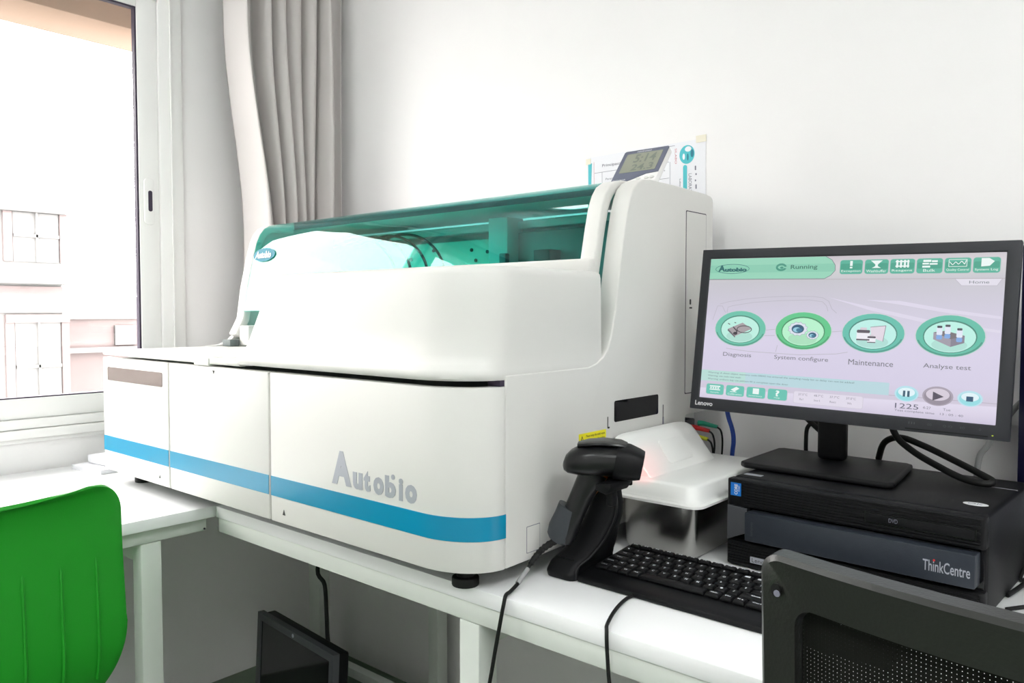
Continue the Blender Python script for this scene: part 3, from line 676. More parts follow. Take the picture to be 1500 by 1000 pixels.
    # four big round icons
    for u, cg, ci in ((82.8, (108, 196, 172), (190, 240, 226)), (193.5, (96, 200, 140), (184, 242, 206)), (304, (100, 192, 174), (190, 240, 232)), (413, (98, 190, 168), (188, 240, 228))):
        v = 147; S([E4(u, v, 48, 33.5)], (206, 210, 218), 'round_icon', 1); S([E4(u, v, 46.5, 32.3)], cg, 'round_icon', 2)
        S([E4(u, v+1, 36.5, 25.6)], tuple(int(q*.72) for q in cg), 'round_icon', 3); S(arc(u, v, 45.5, 31.5, 2.2, 15, 165), tuple(int(q*.8) for q in cg), 'round_icon', 3)
        S([E4(u, v+1.6, 34.8, 24)], ci, 'round_icon', 4); S([E4(u, v+14, 24, 10)], tuple(int(q*.93) for q in ci), 'round_icon', 5)
    u = 80; S([[(u-19, 148), (u+7, 136), (u+24, 147), (u-5, 161)]], (168, 160, 164), 'icon', 6); S([[(u-19, 148), (u-5, 161), (u-5, 164), (u-20, 151)]], (110, 104, 112), 'icon', 7)
    S(arc(u+11, 148, 14, 7, 1.4, 0, 360, 24)+line([(u-10, 144), (u-2, 152), (u-4, 157)], 2)+[E4(u-5, 156, 4, 2.8, 14)]+line([(u-20, 138), (u-16, 140)], 1.4)+line([(u-8, 136), (u-5, 137)], 1.4), (64, 58, 66), 'icon', 8)
    for u, v, q in ((185, 144, 1.0), (210, 154, .62)):
        g = [(u+(17 if k % 2 else 14.5)*q*math.cos(2*PI*k/24), v+(12.5 if k % 2 else 10.5)*q*math.sin(2*PI*k/24)) for k in range(24)]
        S([g], (222, 226, 238), 'icon', 6); S(line(g+[g[0]], .5), (140, 150, 170), 'icon', 7); S([E4(u, v, 10.5*q, 7.6*q)], (48, 92, 122), 'icon', 8); S([E4(u-1.5*q, v+1.5*q, 6.5*q, 4.4*q)], (150, 205, 224), 'icon', 9); S([E4(u+2.5*q, v+2*q, 5*q, 3.4*q)], (60, 120, 150), 'icon', 10)
    u = 296; S([[(u+4, 137), (u+27, 134), (u+24, 160), (u+6, 154)]], (226, 216, 228), 'icon', 6); S(line([(u+4, 137), (u+27, 134), (u+24, 160)], .8), (120, 110, 120), 'icon', 7)
    for a, c_, q in ((u-6, 150, 1.0), (u+7, 157, .62)):
        S([RR(a-10*q, a+10*q, c_-7*q, c_+9*q, 2.5*q)], (240, 238, 246), 'icon', 8); S([RR(a-10*q, a+10*q, c_-8*q, c_-3*q, 1.8*q)], (92, 84, 96), 'icon', 9); S([RR(a-5*q, a+5*q, c_-12*q, c_-8*q, 1)], (214, 206, 216), 'icon', 9); S([R4(a-10*q, a+10*q, c_+7*q, c_+9.4*q)], (92, 84, 96), 'icon', 9)
    u = 411
    S([[(u-20, 142), (u-4, 139), (u+22, 146), (u+4, 152)]], (120, 112, 118), 'icon', 6); S([[(u-20, 142), (u+4, 152), (u+4, 164), (u-20, 153)]], (160, 154, 168), 'icon', 7); S([[(u+4, 152), (u+22, 146), (u+22, 157), (u+4, 164)]], (134, 128, 144), 'icon', 7)
    for a, c_ in ((u-12, 139), (u-1, 137), (u+15, 142)): S([RR(a-4, a+4, c_-5, c_+7, 1.5)], (226, 232, 246), 'icon', 8); S([RR(a-3.4, a+3.4, c_-7.5, c_-4, 1)], (70, 66, 78), 'icon', 9); S([RR(a-4, a+4, c_+7, c_+14, 2)], (130, 170, 226), 'icon', 8)
    for s, u, w in (('Diagnosis', 81.5, 52), ('System configure', 193.5, 90), ('Maintenance', 304, 67), ('Analyse test', 412, 64)): TX(s, u, 195.8, w, 9.2, (112, 112, 122))
    # message band and lower bar
    S([R4(L0, 334, 226, 246)], (186, 216, 224), 'message_band', 1); S([R4(L0, 100, 226, 246)], (186, 222, 216), 'message_band', 2)
    for s, v, u0, w in (('Warning: A sheet object memory code 00042 has entered the sampling ready list to delay can not be added!', 230.6, 30, 252), ('Warning: use stale new wash', 236.4, 30, 62), ('Warning: ambient bay use jettison fill is complete open the door', 242.2, 30, 146)): TX(s, u0+w/2, v, w, 3.8, (104, 140, 142))
    S([R4(334, R0, 245.2, 246.2)], (186, 178, 196), 'divider', 1)
    for i, u0 in enumerate((28.8, 66.6, 104.6, 142.4)):
        u1 = u0+33; S([RR(u0-.8, u1+.8, 250.4, 270.8, 4)], (200, 200, 208), 'icon_button'); S([RR(u0, u1, 251.2, 270, 3.5)], (104, 196, 180), 'icon_button', 2); c = (u0+u1)/2; wcol = (238, 248, 246)
        if i == 3: TX('?', c, 258.6, 7, 10.5, wcol, .03)
        else: S([[R4(c-10, c+10, 254, 256.2), R4(c-9, c-6, 257, 259.6), R4(c-4.5, c-1.5, 257, 259.6), R4(c, c+3, 257, 259.6), R4(c+4.5, c+8, 257, 259.6), R4(c-10, c+10, 260.4, 262.2)],
                 [[(c-8, 259), (c+2, 253), (c+8, 256), (c-1, 262)], R4(c-9, c+3, 262, 263.2)], [R4(c-5.5, c+5.5, 253, 263)]][i], wcol, 'icon', 5)
        TX(('Sample', 'Calibration', 'Inventory', 'Help')[i], c, 266.6, (16, 26, 24, 10)[i], 3, wcol)
    S([RR(186, 297.5, 251, 272.5, 3)], (210, 204, 220), 'panel', 1); S([RR(187, 296.5, 252, 271.5, 3)], (226, 220, 235), 'panel', 2)
    for i, s in enumerate(('37.5°C', '48.7°C', '37.7°C', '37.0°C')): TX(s, 202+i*25.6, 256.5, 15, 3.8, (140, 134, 152)); TX(('Ra1', 'Inc1', 'React', 'Wt')[i], 200+i*25.6, 264.8, (6, 9, 10, 7)[i], 3.4, (140, 134, 152))
    for u, a, c_, c0, c1, c2 in ((359.4, 17, 12.5, (186, 226, 238), (150, 220, 228), (226, 244, 250)), (402.5, 21, 15, (170, 160, 176), (150, 140, 154), (214, 204, 218)), (445.2, 16.5, 12, (186, 226, 238), (150, 220, 228), (226, 244, 250))):
        v = 241.2; S([E4(u, v, a, c_)], c0, 'control_button', 2); S([E4(u, v+.6, a-2.5, c_-2)], c1, 'control_button', 3); S([E4(u, v-2.5, a-5, c_-5.5)], c2, 'control_button', 4)
    S([R4(354.5, 357.8, 236.5, 246), R4(360.6, 364, 236.5, 246)], (52, 90, 112), 'icon', 7); S([[(396, 234.5), (411, 241.5), (396, 248.5)]], (84, 76, 92), 'icon', 7); S([R4(440.5, 449.5, 238, 245.5)], (44, 84, 116), 'icon', 7)
    TX('1225', 361, 261, 33, 8, (96, 96, 116)); TX('4-27', 389, 260.6, 11, 4, (130, 124, 144)); TX('Tue', 416, 261, 10, 4, (130, 124, 144)); TX('Test complete time   13 : 05 : 40', 391, 268.8, 94, 4.4, (120, 116, 138))
    # bezel marks
    bb = text_bm('Lenovo', .034, .0085, .02); bb.transform(Matrix.Translation((.0275, -.2845, .0002))); link('lettering', U(bb), 'white', bz, True, fin=False, label='light maker name on the lower left of the bezel')
    L('bezel_groove', U(box(NB(), .366, .478, -.2925, -.2905, -.001, .0003)), 'black', par=bz)
    for i, (u, s) in enumerate(((370, 'III'), (394.5, 'OO'), (419, 'O IO'), (438.5, 'EO'), (461, 'O'))):
        bb = text_bm(s, .003*len(s), .0035); bb.transform(Matrix.Translation((u*KX, -.2825, .0003))); link('button_mark', U(bb), 'dgrey', bz, True, fin=False)
    led = emit('led_green', RGB(190, 210, 40), 1.0); link('power_light', U(PR(ell(.0012, .0009, .4835, -.2895, 12), 0, .0006)), led, bz, True)
    # stand
    c = m @ Vector((.238, -.17, -.04))
    L('stand_neck', BX(-.497, -.448, 1.408, 1.432, base_z+.011, Z(-.02)), 'black', .008, 3)
    L('tilt_joint', BX(-.50, -.445, 1.388, 1.425, Z(-.07), Z(.03)), 'black', .006)
    b = NB(); pts = [(-.580, 1.292), (-.345, 1.278), (-.335, 1.290), (-.352, 1.465), (-.362, 1.474), (-.585, 1.484), (-.594, 1.474), (-.592, 1.304)]
    prism(b, pts, base_z+.001, base_z+.011); L('stand_base', b, 'black', .004, 3)
def screen_mat(m, x0, x1, y0, y1):
    t = bpy.data.materials.new('screen_glow'); t.use_nodes = True; nt = t.node_tree; b = nt.nodes['Principled BSDF']
    b.inputs['Base Color'].default_value = (.01, .01, .01, 1); b.inputs['Roughness'].default_value = .3
    tc = nt.nodes.new('ShaderNodeTexCoord'); sp = nt.nodes.new('ShaderNodeSeparateXYZ'); cr = nt.nodes.new('ShaderNodeValToRGB')
    nt.links.new(tc.outputs['Generated'], sp.inputs[0]); nt.links.new(sp.outputs['Z'], cr.inputs[0])
    e = cr.color_ramp.elements; e[0].position = 0; e[0].color = RGB(206, 198, 220); e[1].position = 1; e[1].color = RGB(196, 190, 196)
    for p, c in ((.05, (218, 210, 230)), (.10, (226, 219, 238)), (.105, (208, 200, 218)), (.2, (214, 207, 230)), (.45, (218, 211, 233)), (.65, (208, 203, 220)), (.83, (200, 198, 206)), (.86, (205, 204, 208)), (.92, (214, 208, 214))):
        q = e.new(p); q.color = RGB(*c)
    nt.links.new(cr.outputs[0], b.inputs['Emission Color']); b.inputs['Emission Strength'].default_value = .95
    return t
monitor()

# ================================================================ KEYBOARD
def keyboard():
    rz = math.radians(-.9)
    r = thing('keyboard', 'black wired keyboard on the desk front, in front of the computer', 'keyboard', (-.706, .973, DT), rz)
    Wk, Dk = .452, .150
    sl = math.atan2(.014, Dk)
    tilt = Matrix.Translation((0, 0, .012)) @ Matrix.Rotation(sl, 4, 'X')
    prof = [(0, 0.002), (.004, 0), (Dk, 0), (Dk+.002, .003), (Dk+.001, .024), (Dk-.006, .0265), (.040, .0160), (.012, .0125), (.001, .009)]
    link('case', PR(prof, 0, Wk, 'x'), 'black', r, bevel=.0018)
    km = {}
    def key(u, v, w=1, h=1, ch=None):
        # u right, v up the rows in key units
        px = .0188; kw, kh = w*px-.0022, h*.0182-.0020
        if (w, h) not in km:
            b = NB(); x, y = kw/2, kh/2; t = .0016
            loft(b, [[(-x, -y, 0), (x, -y, 0), (x, y, 0), (-x, y, 0)], [(-x, -y, .0022), (x, -y, .0022), (x, y, .0022), (-x, y, .0022)], [(-x+t, -y+t*.6, .0050), (x-t, -y+t*.6, .0050), (x-t, y-t, .0050), (-x+t, y-t, .0050)]])
            finish(b, .0004, 1); me = bpy.data.meshes.new('key'); b.to_mesh(me); b.free(); me.materials.append(MT['black']); km[(w, h)] = me
        o = bpy.data.objects.new('key', km[(w, h)]); COL.objects.link(o); o.parent = r
        yy = .044+v*.0182+(.004 if v >= 5 else 0)
        zz = .0172+(yy-.04)*.0955
        o.matrix_local = Matrix.Translation((.008+(u+w/2)*px, yy, zz)) @ Matrix.Rotation(math.atan(.0955), 4, 'X')
        if ch:
            if ch not in LEG:
                hh = .0042 if len(ch) == 1 else .0026
                b = text_bm(ch, (None if len(ch) == 1 else min(.0035*len(ch)*.6+.002, kw-.005)), hh, .03)
                me = bpy.data.meshes.new('legend'); b.to_mesh(me); b.free(); me.materials.append(MT['keyw']); LEG[ch] = me
            g = bpy.data.objects.new('legend', LEG[ch]); COL.objects.link(g); g.parent = o; g.location = (-.0035*(len(ch) == 1)*0, .001, .0052)
    LEG = {}
    rows = [
        (0, [('Ctrl', 1.25), ('Fn', 1), ('W', 1.0), ('Alt', 1.0), (None, 5.75), ('AltGr', 1.25), ('Fn ', 1), ('M e', 1), ('Ctrl ', 1.5)]),
        (1, [('Shift', 1.25), ('<', 1)]+[(c, 1) for c in 'ZXCVBNM,.']+[('/', 1), ('Shift ', 2.5)]),
        (2, [('Caps', 1.75)]+[(c, 1) for c in 'ASDFGHJKL;']+[("'", 1), ('Enter', 2)]),
        (3, [('Tab', 1.5)]+[(c, 1) for c in 'QWERTYUIOP[']+[(']', 1), ('\\', 1.25)]),
        (4, [('`', 1)]+[(c, 1) for c in '1234567890-=']+[('Back', 1.75)]),
        (5, [('Esc', 1)]+[('F%d' % i, 1.13) for i in range(1, 13)])]
    for v, row in rows:
        u = 0
        for ch, w in row: key(u, v, w, .62 if v == 5 else 1, ch); u += w
    for i in range(3):
        for v, nm in ((5, ('PrS', 'ScL', 'Brk')[i]), (4, ('Ins', 'Hm', 'PgU')[i]), (3, ('Del', 'End', 'PgD')[i])): key(15.1+i, v, 1, .62 if v == 5 else 1, nm)
        key(15.1+i, 0, 1, 1, '<v>'[i])
    key(16.1, 1, 1, 1, '^')
    for v in range(5):
        for i in range(4): key(18.5+i, v, 1, 1, ('0', '00', '.', '+', '1', '2', '3', '+', '4', '5', '6', '-', '7', '8', '9', '*', 'Num', '/', '*', '-')[v*4+i])
    b = place(text_bm('Lenovo', .020, .0035, .02), Matrix.Translation((.020, .1445, .0262))); link('lettering', b, 'white', r, fin=False)
    # lead leaves under the front edge and drops over the desk edge
    p = [(-.600, 1.0, DT+.003), (-.606, .962, DT+.0035), (-.596, .915, DT+.0035), (-.575, .862, DT+.0045), (-.566, .846, DT+.001), (-.563, .8435, DT-.03), (-.556, .842, DT-.08), (-.538, .845, DT-.16), (-.50, .86, DT-.3), (-.42, .9, DT-.55)]
    link('lead', TB(p, .0026, 10), 'rubber', r, True, label='black keyboard lead over the desk edge')
keyboard()

# ================================================================ WASTE PAN + HOOD
def waste():
    x0, x1, y0, y1 = -.755, -.610, 1.165, 1.45
    r = thing('waste_pan', 'stainless steel pan standing between the analyzer and the computer', 'pan', ((x0+x1)/2, (y0+y1)/2, DT))
    def rr(dx, z, rad): return [(x, y, z) for x, y in rrect((x1-x0)+2*dx, (y1-y0)+2*dx, rad, (x0+x1)/2, (y0+y1)/2, 6)]
    rings = [rr(-.016, DT+.001, .016), rr(-.008, DT+.004, .02), rr(-.004, DT+.012, .022), rr(0, DT+.098, .022), rr(.006, DT+.100, .024), rr(.006, DT+.1015, .024), rr(-.001, DT+.1005, .021), rr(-.006, DT+.012, .02), rr(-.012, DT+.006, .016)]
    link('pan_body', loft(NB(), rings), 'steelp', r, True)
    # white hood lid
    h = thing('chute_cover', 'white moulded plastic cover with sloping chute, on the stainless pan', 'cover', ((x0+x1)/2, (y0+y1)/2, DT+.102))
    z0 = DT+.1025
    X0, X1, Y0, Y1 = -.764, -.588, 1.140, 1.470
    def r2(d, z, rad=.022): return [(x, y, z) for x, y in rrect(X1-X0-2*d, Y1-Y0-2*d, rad, (X0+X1)/2, (Y0+Y1)/2, 6)]
    body = loft(NB(), [r2(-.001, z0-.004), r2(-.001, z0), r2(.005, z0+.002), r2(.0085, z0+.008), r2(.012, z0+.026, .02), r2(.015, z0+.0295, .018), r2(.019, z0+.031, .016)])
    c = link('cover_body', body, 'hoodp', h, True)
    zt = z0+.031
    # chute wedge: high at the analyzer side, sloping to +x
    prof = [(-.762, zt-.002), (-.688, zt-.002), (-.695, zt+.003), (-.712, zt+.026), (-.734, zt+.056), (-.742, zt+.064), (-.752, zt+.068), (-.762, zt+.068)]
    rings = []
    for t, y in ((.93, 1.168), (.97, 1.176), (.993, 1.190), (1, 1.205), (1, 1.360), (.993, 1.380), (.97, 1.396), (.93, 1.408)):
        rings.append([(-.762+(x+.762)*(.96+.04*t), y-(z-zt)*(.10 if y < 1.26 else -.0), zt+(z-zt)*t) for x, z in prof])
    link('chute', loft(NB(), rings), 'hoodp', h, True, .003, 3, label='sloping chute')
    q = frame((-.685, 1.285, zt+.036), (0, 1, 0), (.040, 0, -.033))
    link('chute_panel', place(PR(rrect(.09, .046, .008), -.003, .0012), frame((-.7145, 1.295, zt+.030), (0, 1, 0), (-.59, 0, .81))), 'hoodp', h, True, .0012)
waste()

# ================================================================ SCANNER AND STAND
def scanner():
    Y = .985
    r = thing('barcode_scanner', 'black handheld barcode scanner resting in its stand beside the analyzer', 'scanner', (-.70, Y, Z(-.23)))
    def sec(c, ax, ay, a, bb, n=20, p=2.4):
        ax = Vector(ax).normalized(); ay = Vector(ay).normalized(); o = []
        for k in range(n):
            t = 2*PI*k/n; cs, sn = math.cos(t), math.sin(t)
            o.append(Vector(c)+ax*a*math.copysign(abs(cs)**(2/p), cs)+ay*bb*math.copysign(abs(sn)**(2/p), sn))
        return o
    QM = Matrix.Translation((-.695, Y, 0)) @ Matrix.Rotation(math.radians(30), 4, 'Z') @ Matrix.Translation((.70, -Y, 0))
    Q = lambda b_: place(b_, QM)
    head = []
    for x, z, hz, hy in ((-.738, -.236, .004, .006), (-.735, -.234, .012, .016), (-.728, -.232, .018, .024), (-.714, -.229, .023, .030), (-.695, -.228, .0255, .033), (-.672, -.2275, .0255, .033), (-.655, -.228, .025, .032)):
        head.append(sec((x, Y, Z(z)), (0, 1, 0), (.12, 0, 1), hy, hz, 24))
    link('head', Q(loft(NB(), head)), 'scan', r, True)
    noz = [sec((x, Y, Z(z)), (0, 1, 0), (.2, 0, 1), hy, hz, 24, 3) for x, z, hz, hy in ((-.657, -.228, .0265, .035), (-.652, -.229, .0275, .036), (-.640, -.231, .027, .036), (-.624, -.234, .023, .034), (-.617, -.2355, .0205, .032), (-.6165, -.2355, .017, .028), (-.621, -.235, .016, .026))]
    link('nose', Q(loft(NB(), noz)), 'black', r, True, label='black rubber nose')
    b = NB(); loft(b, [sec((x, Y, Z(z)), (0, 1, 0), (0, 0, 1), hy, .004, 16, 3) for x, z, hy in ((-.715, -.206, .014), (-.70, -.2025, .024), (-.675, -.2005, .026), (-.65, -.2025, .025), (-.64, -.206, .02))])
    link('top_shell', Q(b), 'scan', r, True)
    # handle
    hd = []
    for x, z, w, d in ((-.692, -.243, .026, .018), (-.698, -.262, .020, .0175), (-.710, -.286, .0175, .017), (-.719, -.308, .0175, .0165), (-.729, -.330, .0175, .0165), (-.736, -.347, .018, .0165), (-.739, -.356, .014, .014)):
        hd.append(sec((x, Y, Z(z)), (.87, 0, -.5), (0, 1, 0), w, d, 20, 2.6))
    link('handle', Q(loft(NB(), hd)), 'scan', r, True)
    gp = []
    for x, z, w, d in ((-.7260, -.304, .0175, .0172), (-.732, -.322, .0187, .0180), (-.739, -.340, .0205, .0185), (-.743, -.352, .0190, .0180), (-.745, -.357, .014, .014)):
        gp.append(sec((x-.003, Y, Z(z)), (.87, 0, -.5), (0, 1, 0), w, d, 20, 2.6))
    link('grip_end', Q(loft(NB(), gp)), 'boot', r, True, label='grey rubber grip end')
    link('trigger', Q(loft(NB(), [sec((x, Y, Z(z)), (.87, 0, -.4), (0, 1, 0), w, .009, 12) for x, z, w in ((-.672, -.253, .004), (-.678, -.260, .005), (-.684, -.270, .005), (-.690, -.281, .003))])), 'orange', r, True, label='orange trigger')
    # lead: strain relief rings, then thin cable over the desk edge
    pth = [QM @ Vector((-.748, Y, Z(-.357))), Vector((-.752, Y-.034, Z(-.369))), Vector((-.7595, Y-.046, Z(-.381))), Vector((-.7600, Y-.060, Z(-.391)))]
    pth = smooth_path(pth, 6)
    link('strain_relief', TB(pth, lambda t: (.0058-.0016*t)*(1+.14*math.sin(t*60)), 12, sm=False), 'rubber', r, True)
    cab = [pth[-1], (-.7600, .908, Z(-.4035)), (-.758, .892, Z(-.4125)), (-.752, .868, Z(-.4165)), (-.745, .850, Z(-.4155)), (-.743, .8425, Z(-.428)), (-.747, .838, Z(-.46)), (-.760, .838, Z(-.52)), (-.776, .84, Z(-.60)), (-.79, .85, Z(-.75)), (-.78, .9, Z(-.95))]
    link('lead', TB(cab, .0029, 10), 'rubber', r, True, label='black scanner lead over the desk edge')
    link('lead_tag', TB([(-.7600, .919, Z(-.3965)), (-.7600, .908, Z(-.4035)), (-.758, .892, Z(-.4118))], .0038, 10), 'greyc', r, True, label='clear plastic tag on the lead')
    al = bpy.data.lights.new('aiming_light', 'SPOT'); al.color = (1, .02, .03); al.energy = .8; al.spot_size = math.radians(26); al.spot_blend = .8; al.shadow_soft_size = .003
    ao = bpy.data.objects.new('aiming_light', al); COL.objects.link(ao); p0 = QM @ Vector((-.606, Y, Z(-.236))); ao.location = p0
    tg = Vector((-.700, 1.160, Z(-.266))); ao.rotation_euler = (tg-p0).to_track_quat('-Z', 'Y').to_euler()
    ao.parent = r; ao.location = p0-r.location
    # stand
    s = thing('scanner_stand', 'black plastic holder carrying the barcode scanner, left of the keyboard', 'stand', (-.72, 1.0, DT))
    dz = Z(0)
    front = Y-.0
    colm = []
    for z, x0, x1, y0, y1 in ((-.4195, -.764, -.709, .966, 1.09), (-.410, -.765, -.708, .964, 1.09), (-.398, -.763, -.706, .972, 1.08), (-.380, -.750, -.690, .988, 1.06), (-.355, -.733, -.674, .997, 1.045), (-.335, -.722, -.664, 1.000, 1.035), (-.315, -.712, -.656, 1.002, 1.03), (-.295, -.703, -.654, 1.003, 1.028), (-.278, -.696, -.656, 1.002, 1.026), (-.262, -.690, -.655, .998, 1.024)):
        colm.append([(x, y, Z(z)) for x, y in rrect(x1-x0, y1-y0, min(.012, (y1-y0)*.35), (x0+x1)/2, (y0+y1)/2, 4)])
    link('column', loft(NB(), colm), 'black', s, True, .0015)
    b = NB(); box(b, -.690, -.640, 1.0205, 1.027, Z(-.268), Z(-.238)); link('cradle', b, 'black', s, True, .002)
    b = NB(); prism(b, [(-.664, Z(-.268)), (-.645, Z(-.272)), (-.637, Z(-.262)), (-.637, Z(-.255)), (-.664, Z(-.2575))], .96, 1.019, 'y'); link('cradle', b, 'black', s, True, .002)
    link('cradle_clip', BX(-.662, -.650, .985, 1.0, Z(-.296), Z(-.272)), 'black', s, True, .003)
    rim = [(-.709, .975, Z(-.417)), (-.707, .977, Z(-.398)), (-.692, .990, Z(-.380)), (-.675, .999, Z(-.355)), (-.665, 1.002, Z(-.335)), (-.657, 1.004, Z(-.315)), (-.655, 1.004, Z(-.295)), (-.657, 1.003, Z(-.278))]
    link('column_rib', TB(rim, .0024, 8), 'scan', s, True)
    b = NB(); box(b, -.746, -.716, .9762, .982, Z(-.389), Z(-.3885)); link('mould_line', b, 'black', s, True)
scanner()

# ================================================================ CABLES BEHIND
def cables():
    def cab(lab, pts, rad, m='rubber', seg=10):
        o = link('cable', TB(pts, rad, seg), m); tag(o, lab, 'cable')
    top = DT+.145
    cab('blue network cable hanging behind the screen at its left end', [(-.705, 1.47, Z(-.13)), (-.692, 1.46, Z(-.20)), (-.682, 1.462, Z(-.235)), (-.680, 1.465, Z(-.26)), (-.690, 1.48, Z(-.30)), (-.70, 1.5, Z(-.41))], .0045, 'bluec')
    cab('short black cable looping left of the screen neck', [(-.548, 1.500, Z(-.30)), (-.549, 1.50, Z(-.250)), (-.546, 1.50, Z(-.222)), (-.530, 1.50, Z(-.212)), (-.512, 1.49, Z(-.226)), (-.502, 1.47, Z(-.245)), (-.50, 1.46, Z(-.256))], .0038)
    cab('black cable running down from the screen to its neck', [(-.555, 1.44, Z(-.175)), (-.535, 1.45, Z(-.195)), (-.515, 1.455, Z(-.214)), (-.50, 1.45, Z(-.225)), (-.49, 1.44, Z(-.235))], .005)
    cab('thick black cable looping over the computer to the right', [(-.392, 1.43, Z(-.13)), (-.378, 1.44, Z(-.205)), (-.350, 1.44, Z(-.235)), (-.300, 1.42, Z(-.256)), (-.262, 1.40, Z(-.266)), (-.232, 1.395, Z(-.2685)), (-.224, 1.405, Z(-.265)), (-.245, 1.42, Z(-.258)), (-.285, 1.44, Z(-.245)), (-.335, 1.455, Z(-.228)), (-.372, 1.46, Z(-.219)), (-.400, 1.47, Z(-.232)), (-.415, 1.49, Z(-.2655))], .0055)
    cab('grey cable behind the right edge of the screen', [(-.275, 1.56, Z(-.40)), (-.270, 1.55, Z(-.268)), (-.256, 1.55, Z(-.232)), (-.230, 1.55, Z(-.185)), (-.20, 1.56, Z(-.145)), (-.12, 1.58, Z(-.09))], .005, 'greyc')
    cab('black cable crossing right of the computer toward the wall', [(-.235, 1.56, Z(-.33)), (-.215, 1.54, Z(-.355)), (-.17, 1.52, Z(-.385)), (-.10, 1.50, Z(-.410)), (.02, 1.48, DT+.006)], .0052)
    cab('thin black cable rising from the desk right of the computer', [(-.19, 1.33, DT+.004), (-.175, 1.38, DT+.012), (-.145, 1.44, Z(-.38)), (-.11, 1.49, Z(-.35)), (-.06, 1.53, Z(-.33))], .0034)
    cab('thin black cable curling on the desk right of the computer', [(-.182, 1.27, DT+.003), (-.155, 1.305, DT+.004), (-.125, 1.325, DT+.004), (-.085, 1.315, DT+.004), (-.05, 1.27, DT+.004)], .0028)
    cab('thin black cable hugging the back of the computer', [(-.192, 1.52, Z(-.345)), (-.182, 1.50, Z(-.36)), (-.180, 1.46, Z(-.39)), (-.185, 1.42, DT+.004), (-.15, 1.52, DT+.004), (-.06, 1.56, DT+.004)], .003)
    cab('black cable hanging down under the desk behind the leg', [(-1.69, 1.30, DT-.027), (-1.70, 1.2, Z(-.653)), (-1.675, 1.2, Z(-.71)), (-1.668, 1.2, Z(-.79)), (-1.664, 1.2, Z(-.85)), (-1.642, 1.2, Z(-.91)), (-1.62, 1.2, Z(-.96)), (-1.60, 1.2, .05)], .0055)
    o = link('cable_duct', BX(-.30, 1.2, 1.598, YB, Z(-.20), Z(-.165)), 'pvc', bevel=.003); tag(o, 'white cable duct along the wall behind the screens', 'cable duct')
    o = link('cable', TB([(-.21, 1.575, Z(-.375)), (-.1, 1.575, Z(-.382)), (.1, 1.575, Z(-.385))], .004, 10), 'greyc'); tag(o, 'grey cable along the back of the desk at far right', 'cable')
cables()

# ================================================================ LOOSE THINGS
def papers():
    for i, (z, dx, lab) in enumerate(((.0, 0, 'white notebook lying under a box at the window, left of the analyzer'), (.013, .01, 'small white box on the notebook, left of the analyzer'))):
        r = thing('notebook' if i == 0 else 'small_box', lab, 'notebook' if i == 0 else 'box', (-2.18, .90, DT+z), math.radians(8))
        if i == 0:
            link('cover', BX(-.07, .07, -.09, .09, .010, .012), 'paper', r, bevel=.0005); link('cover', BX(-.07, .07, -.09, .09, 0, .002), 'paper', r, bevel=.0005); link('pages', BX(-.068, .068, -.088, .088, .0021, .0099), 'paper', r)
        else:
            link('carton', BX(-.05, .055, -.055, .06, 0, .022), 'paper', r, bevel=.001); link('print', BX(.0551, .0556, -.045, -.030, .004, .016), 'inkg', r); link('flap', BX(-.05, .055, -.0565, -.0552, .003, .021), 'paper', r)
papers()

def old_monitor():
    r = thing('monitor', 'old switched-off monitor standing on the floor under the desk', 'monitor', (-1.75, 1.135, 0), math.radians(-5))
    w, h = .395, .333
    tl = Matrix.Rotation(math.radians(-3), 4, 'X')
    P = lambda b: place(b, tl)
    link('back_cover', P(BX(-w/2+.006, w/2-.006, .018, .050, .006, h-.004)), 'black', r, bevel=.006)
    b = NB(); bw = .02
    rings = [[(x, y, z) for x, z in ((-w/2+d, d), (w/2-d, d), (w/2-d, h-d), (-w/2+d, h-d))] for d, y in ((0, .0175), (0, 0), (bw, 0), (bw+.001, .004))]
    link('bezel', P(loft(b, rings, cap=False)), 'dgrey', r, bevel=.001)
    link('screen', P(BX(-w/2+bw, w/2-bw, .0035, .006, bw, h-bw)), 'blackg', r)
    link('maker_mark', P(PR(ell(.005, .005, .0, h-.010, 16), -.0006, .0001, 'y')), 'silver', r)
old_monitor()

def side_monitor():
    r = thing('monitor', 'dark screen with silver chin at the right edge of the desk', 'monitor', (.07, 1.50, DT))
    L = lambda n, b, m, bev=0, seg=2, **k: link(n, b, m, r, True, bev, seg, **k)
    x0, x1 = -.207, .31; yf = 1.512
    L('shell', PR(rrect(x1-x0, .479, .016, (x0+x1)/2, Z(-.122)), yf, yf+.022, 'y'), 'silver', .004, label='silver shell with rounded chin')
    L('screen', PR(rrect(x1-x0-.002, .401, .010, (x0+x1)/2, Z(-.0875)), yf-.002, yf+.0005, 'y'), mat('dark_blue_screen', RGB(22, 20, 48), .2, bump=.01), .001)
    L('stand_neck', BX(.02, .10, yf+.023, yf+.035, DT+.009, Z(-.1)), 'silver', .002)
    L('stand_base', BX(-.05, .17, yf-.05, yf+.1, DT+.0005, DT+.008), 'silver', .002)
side_monitor()

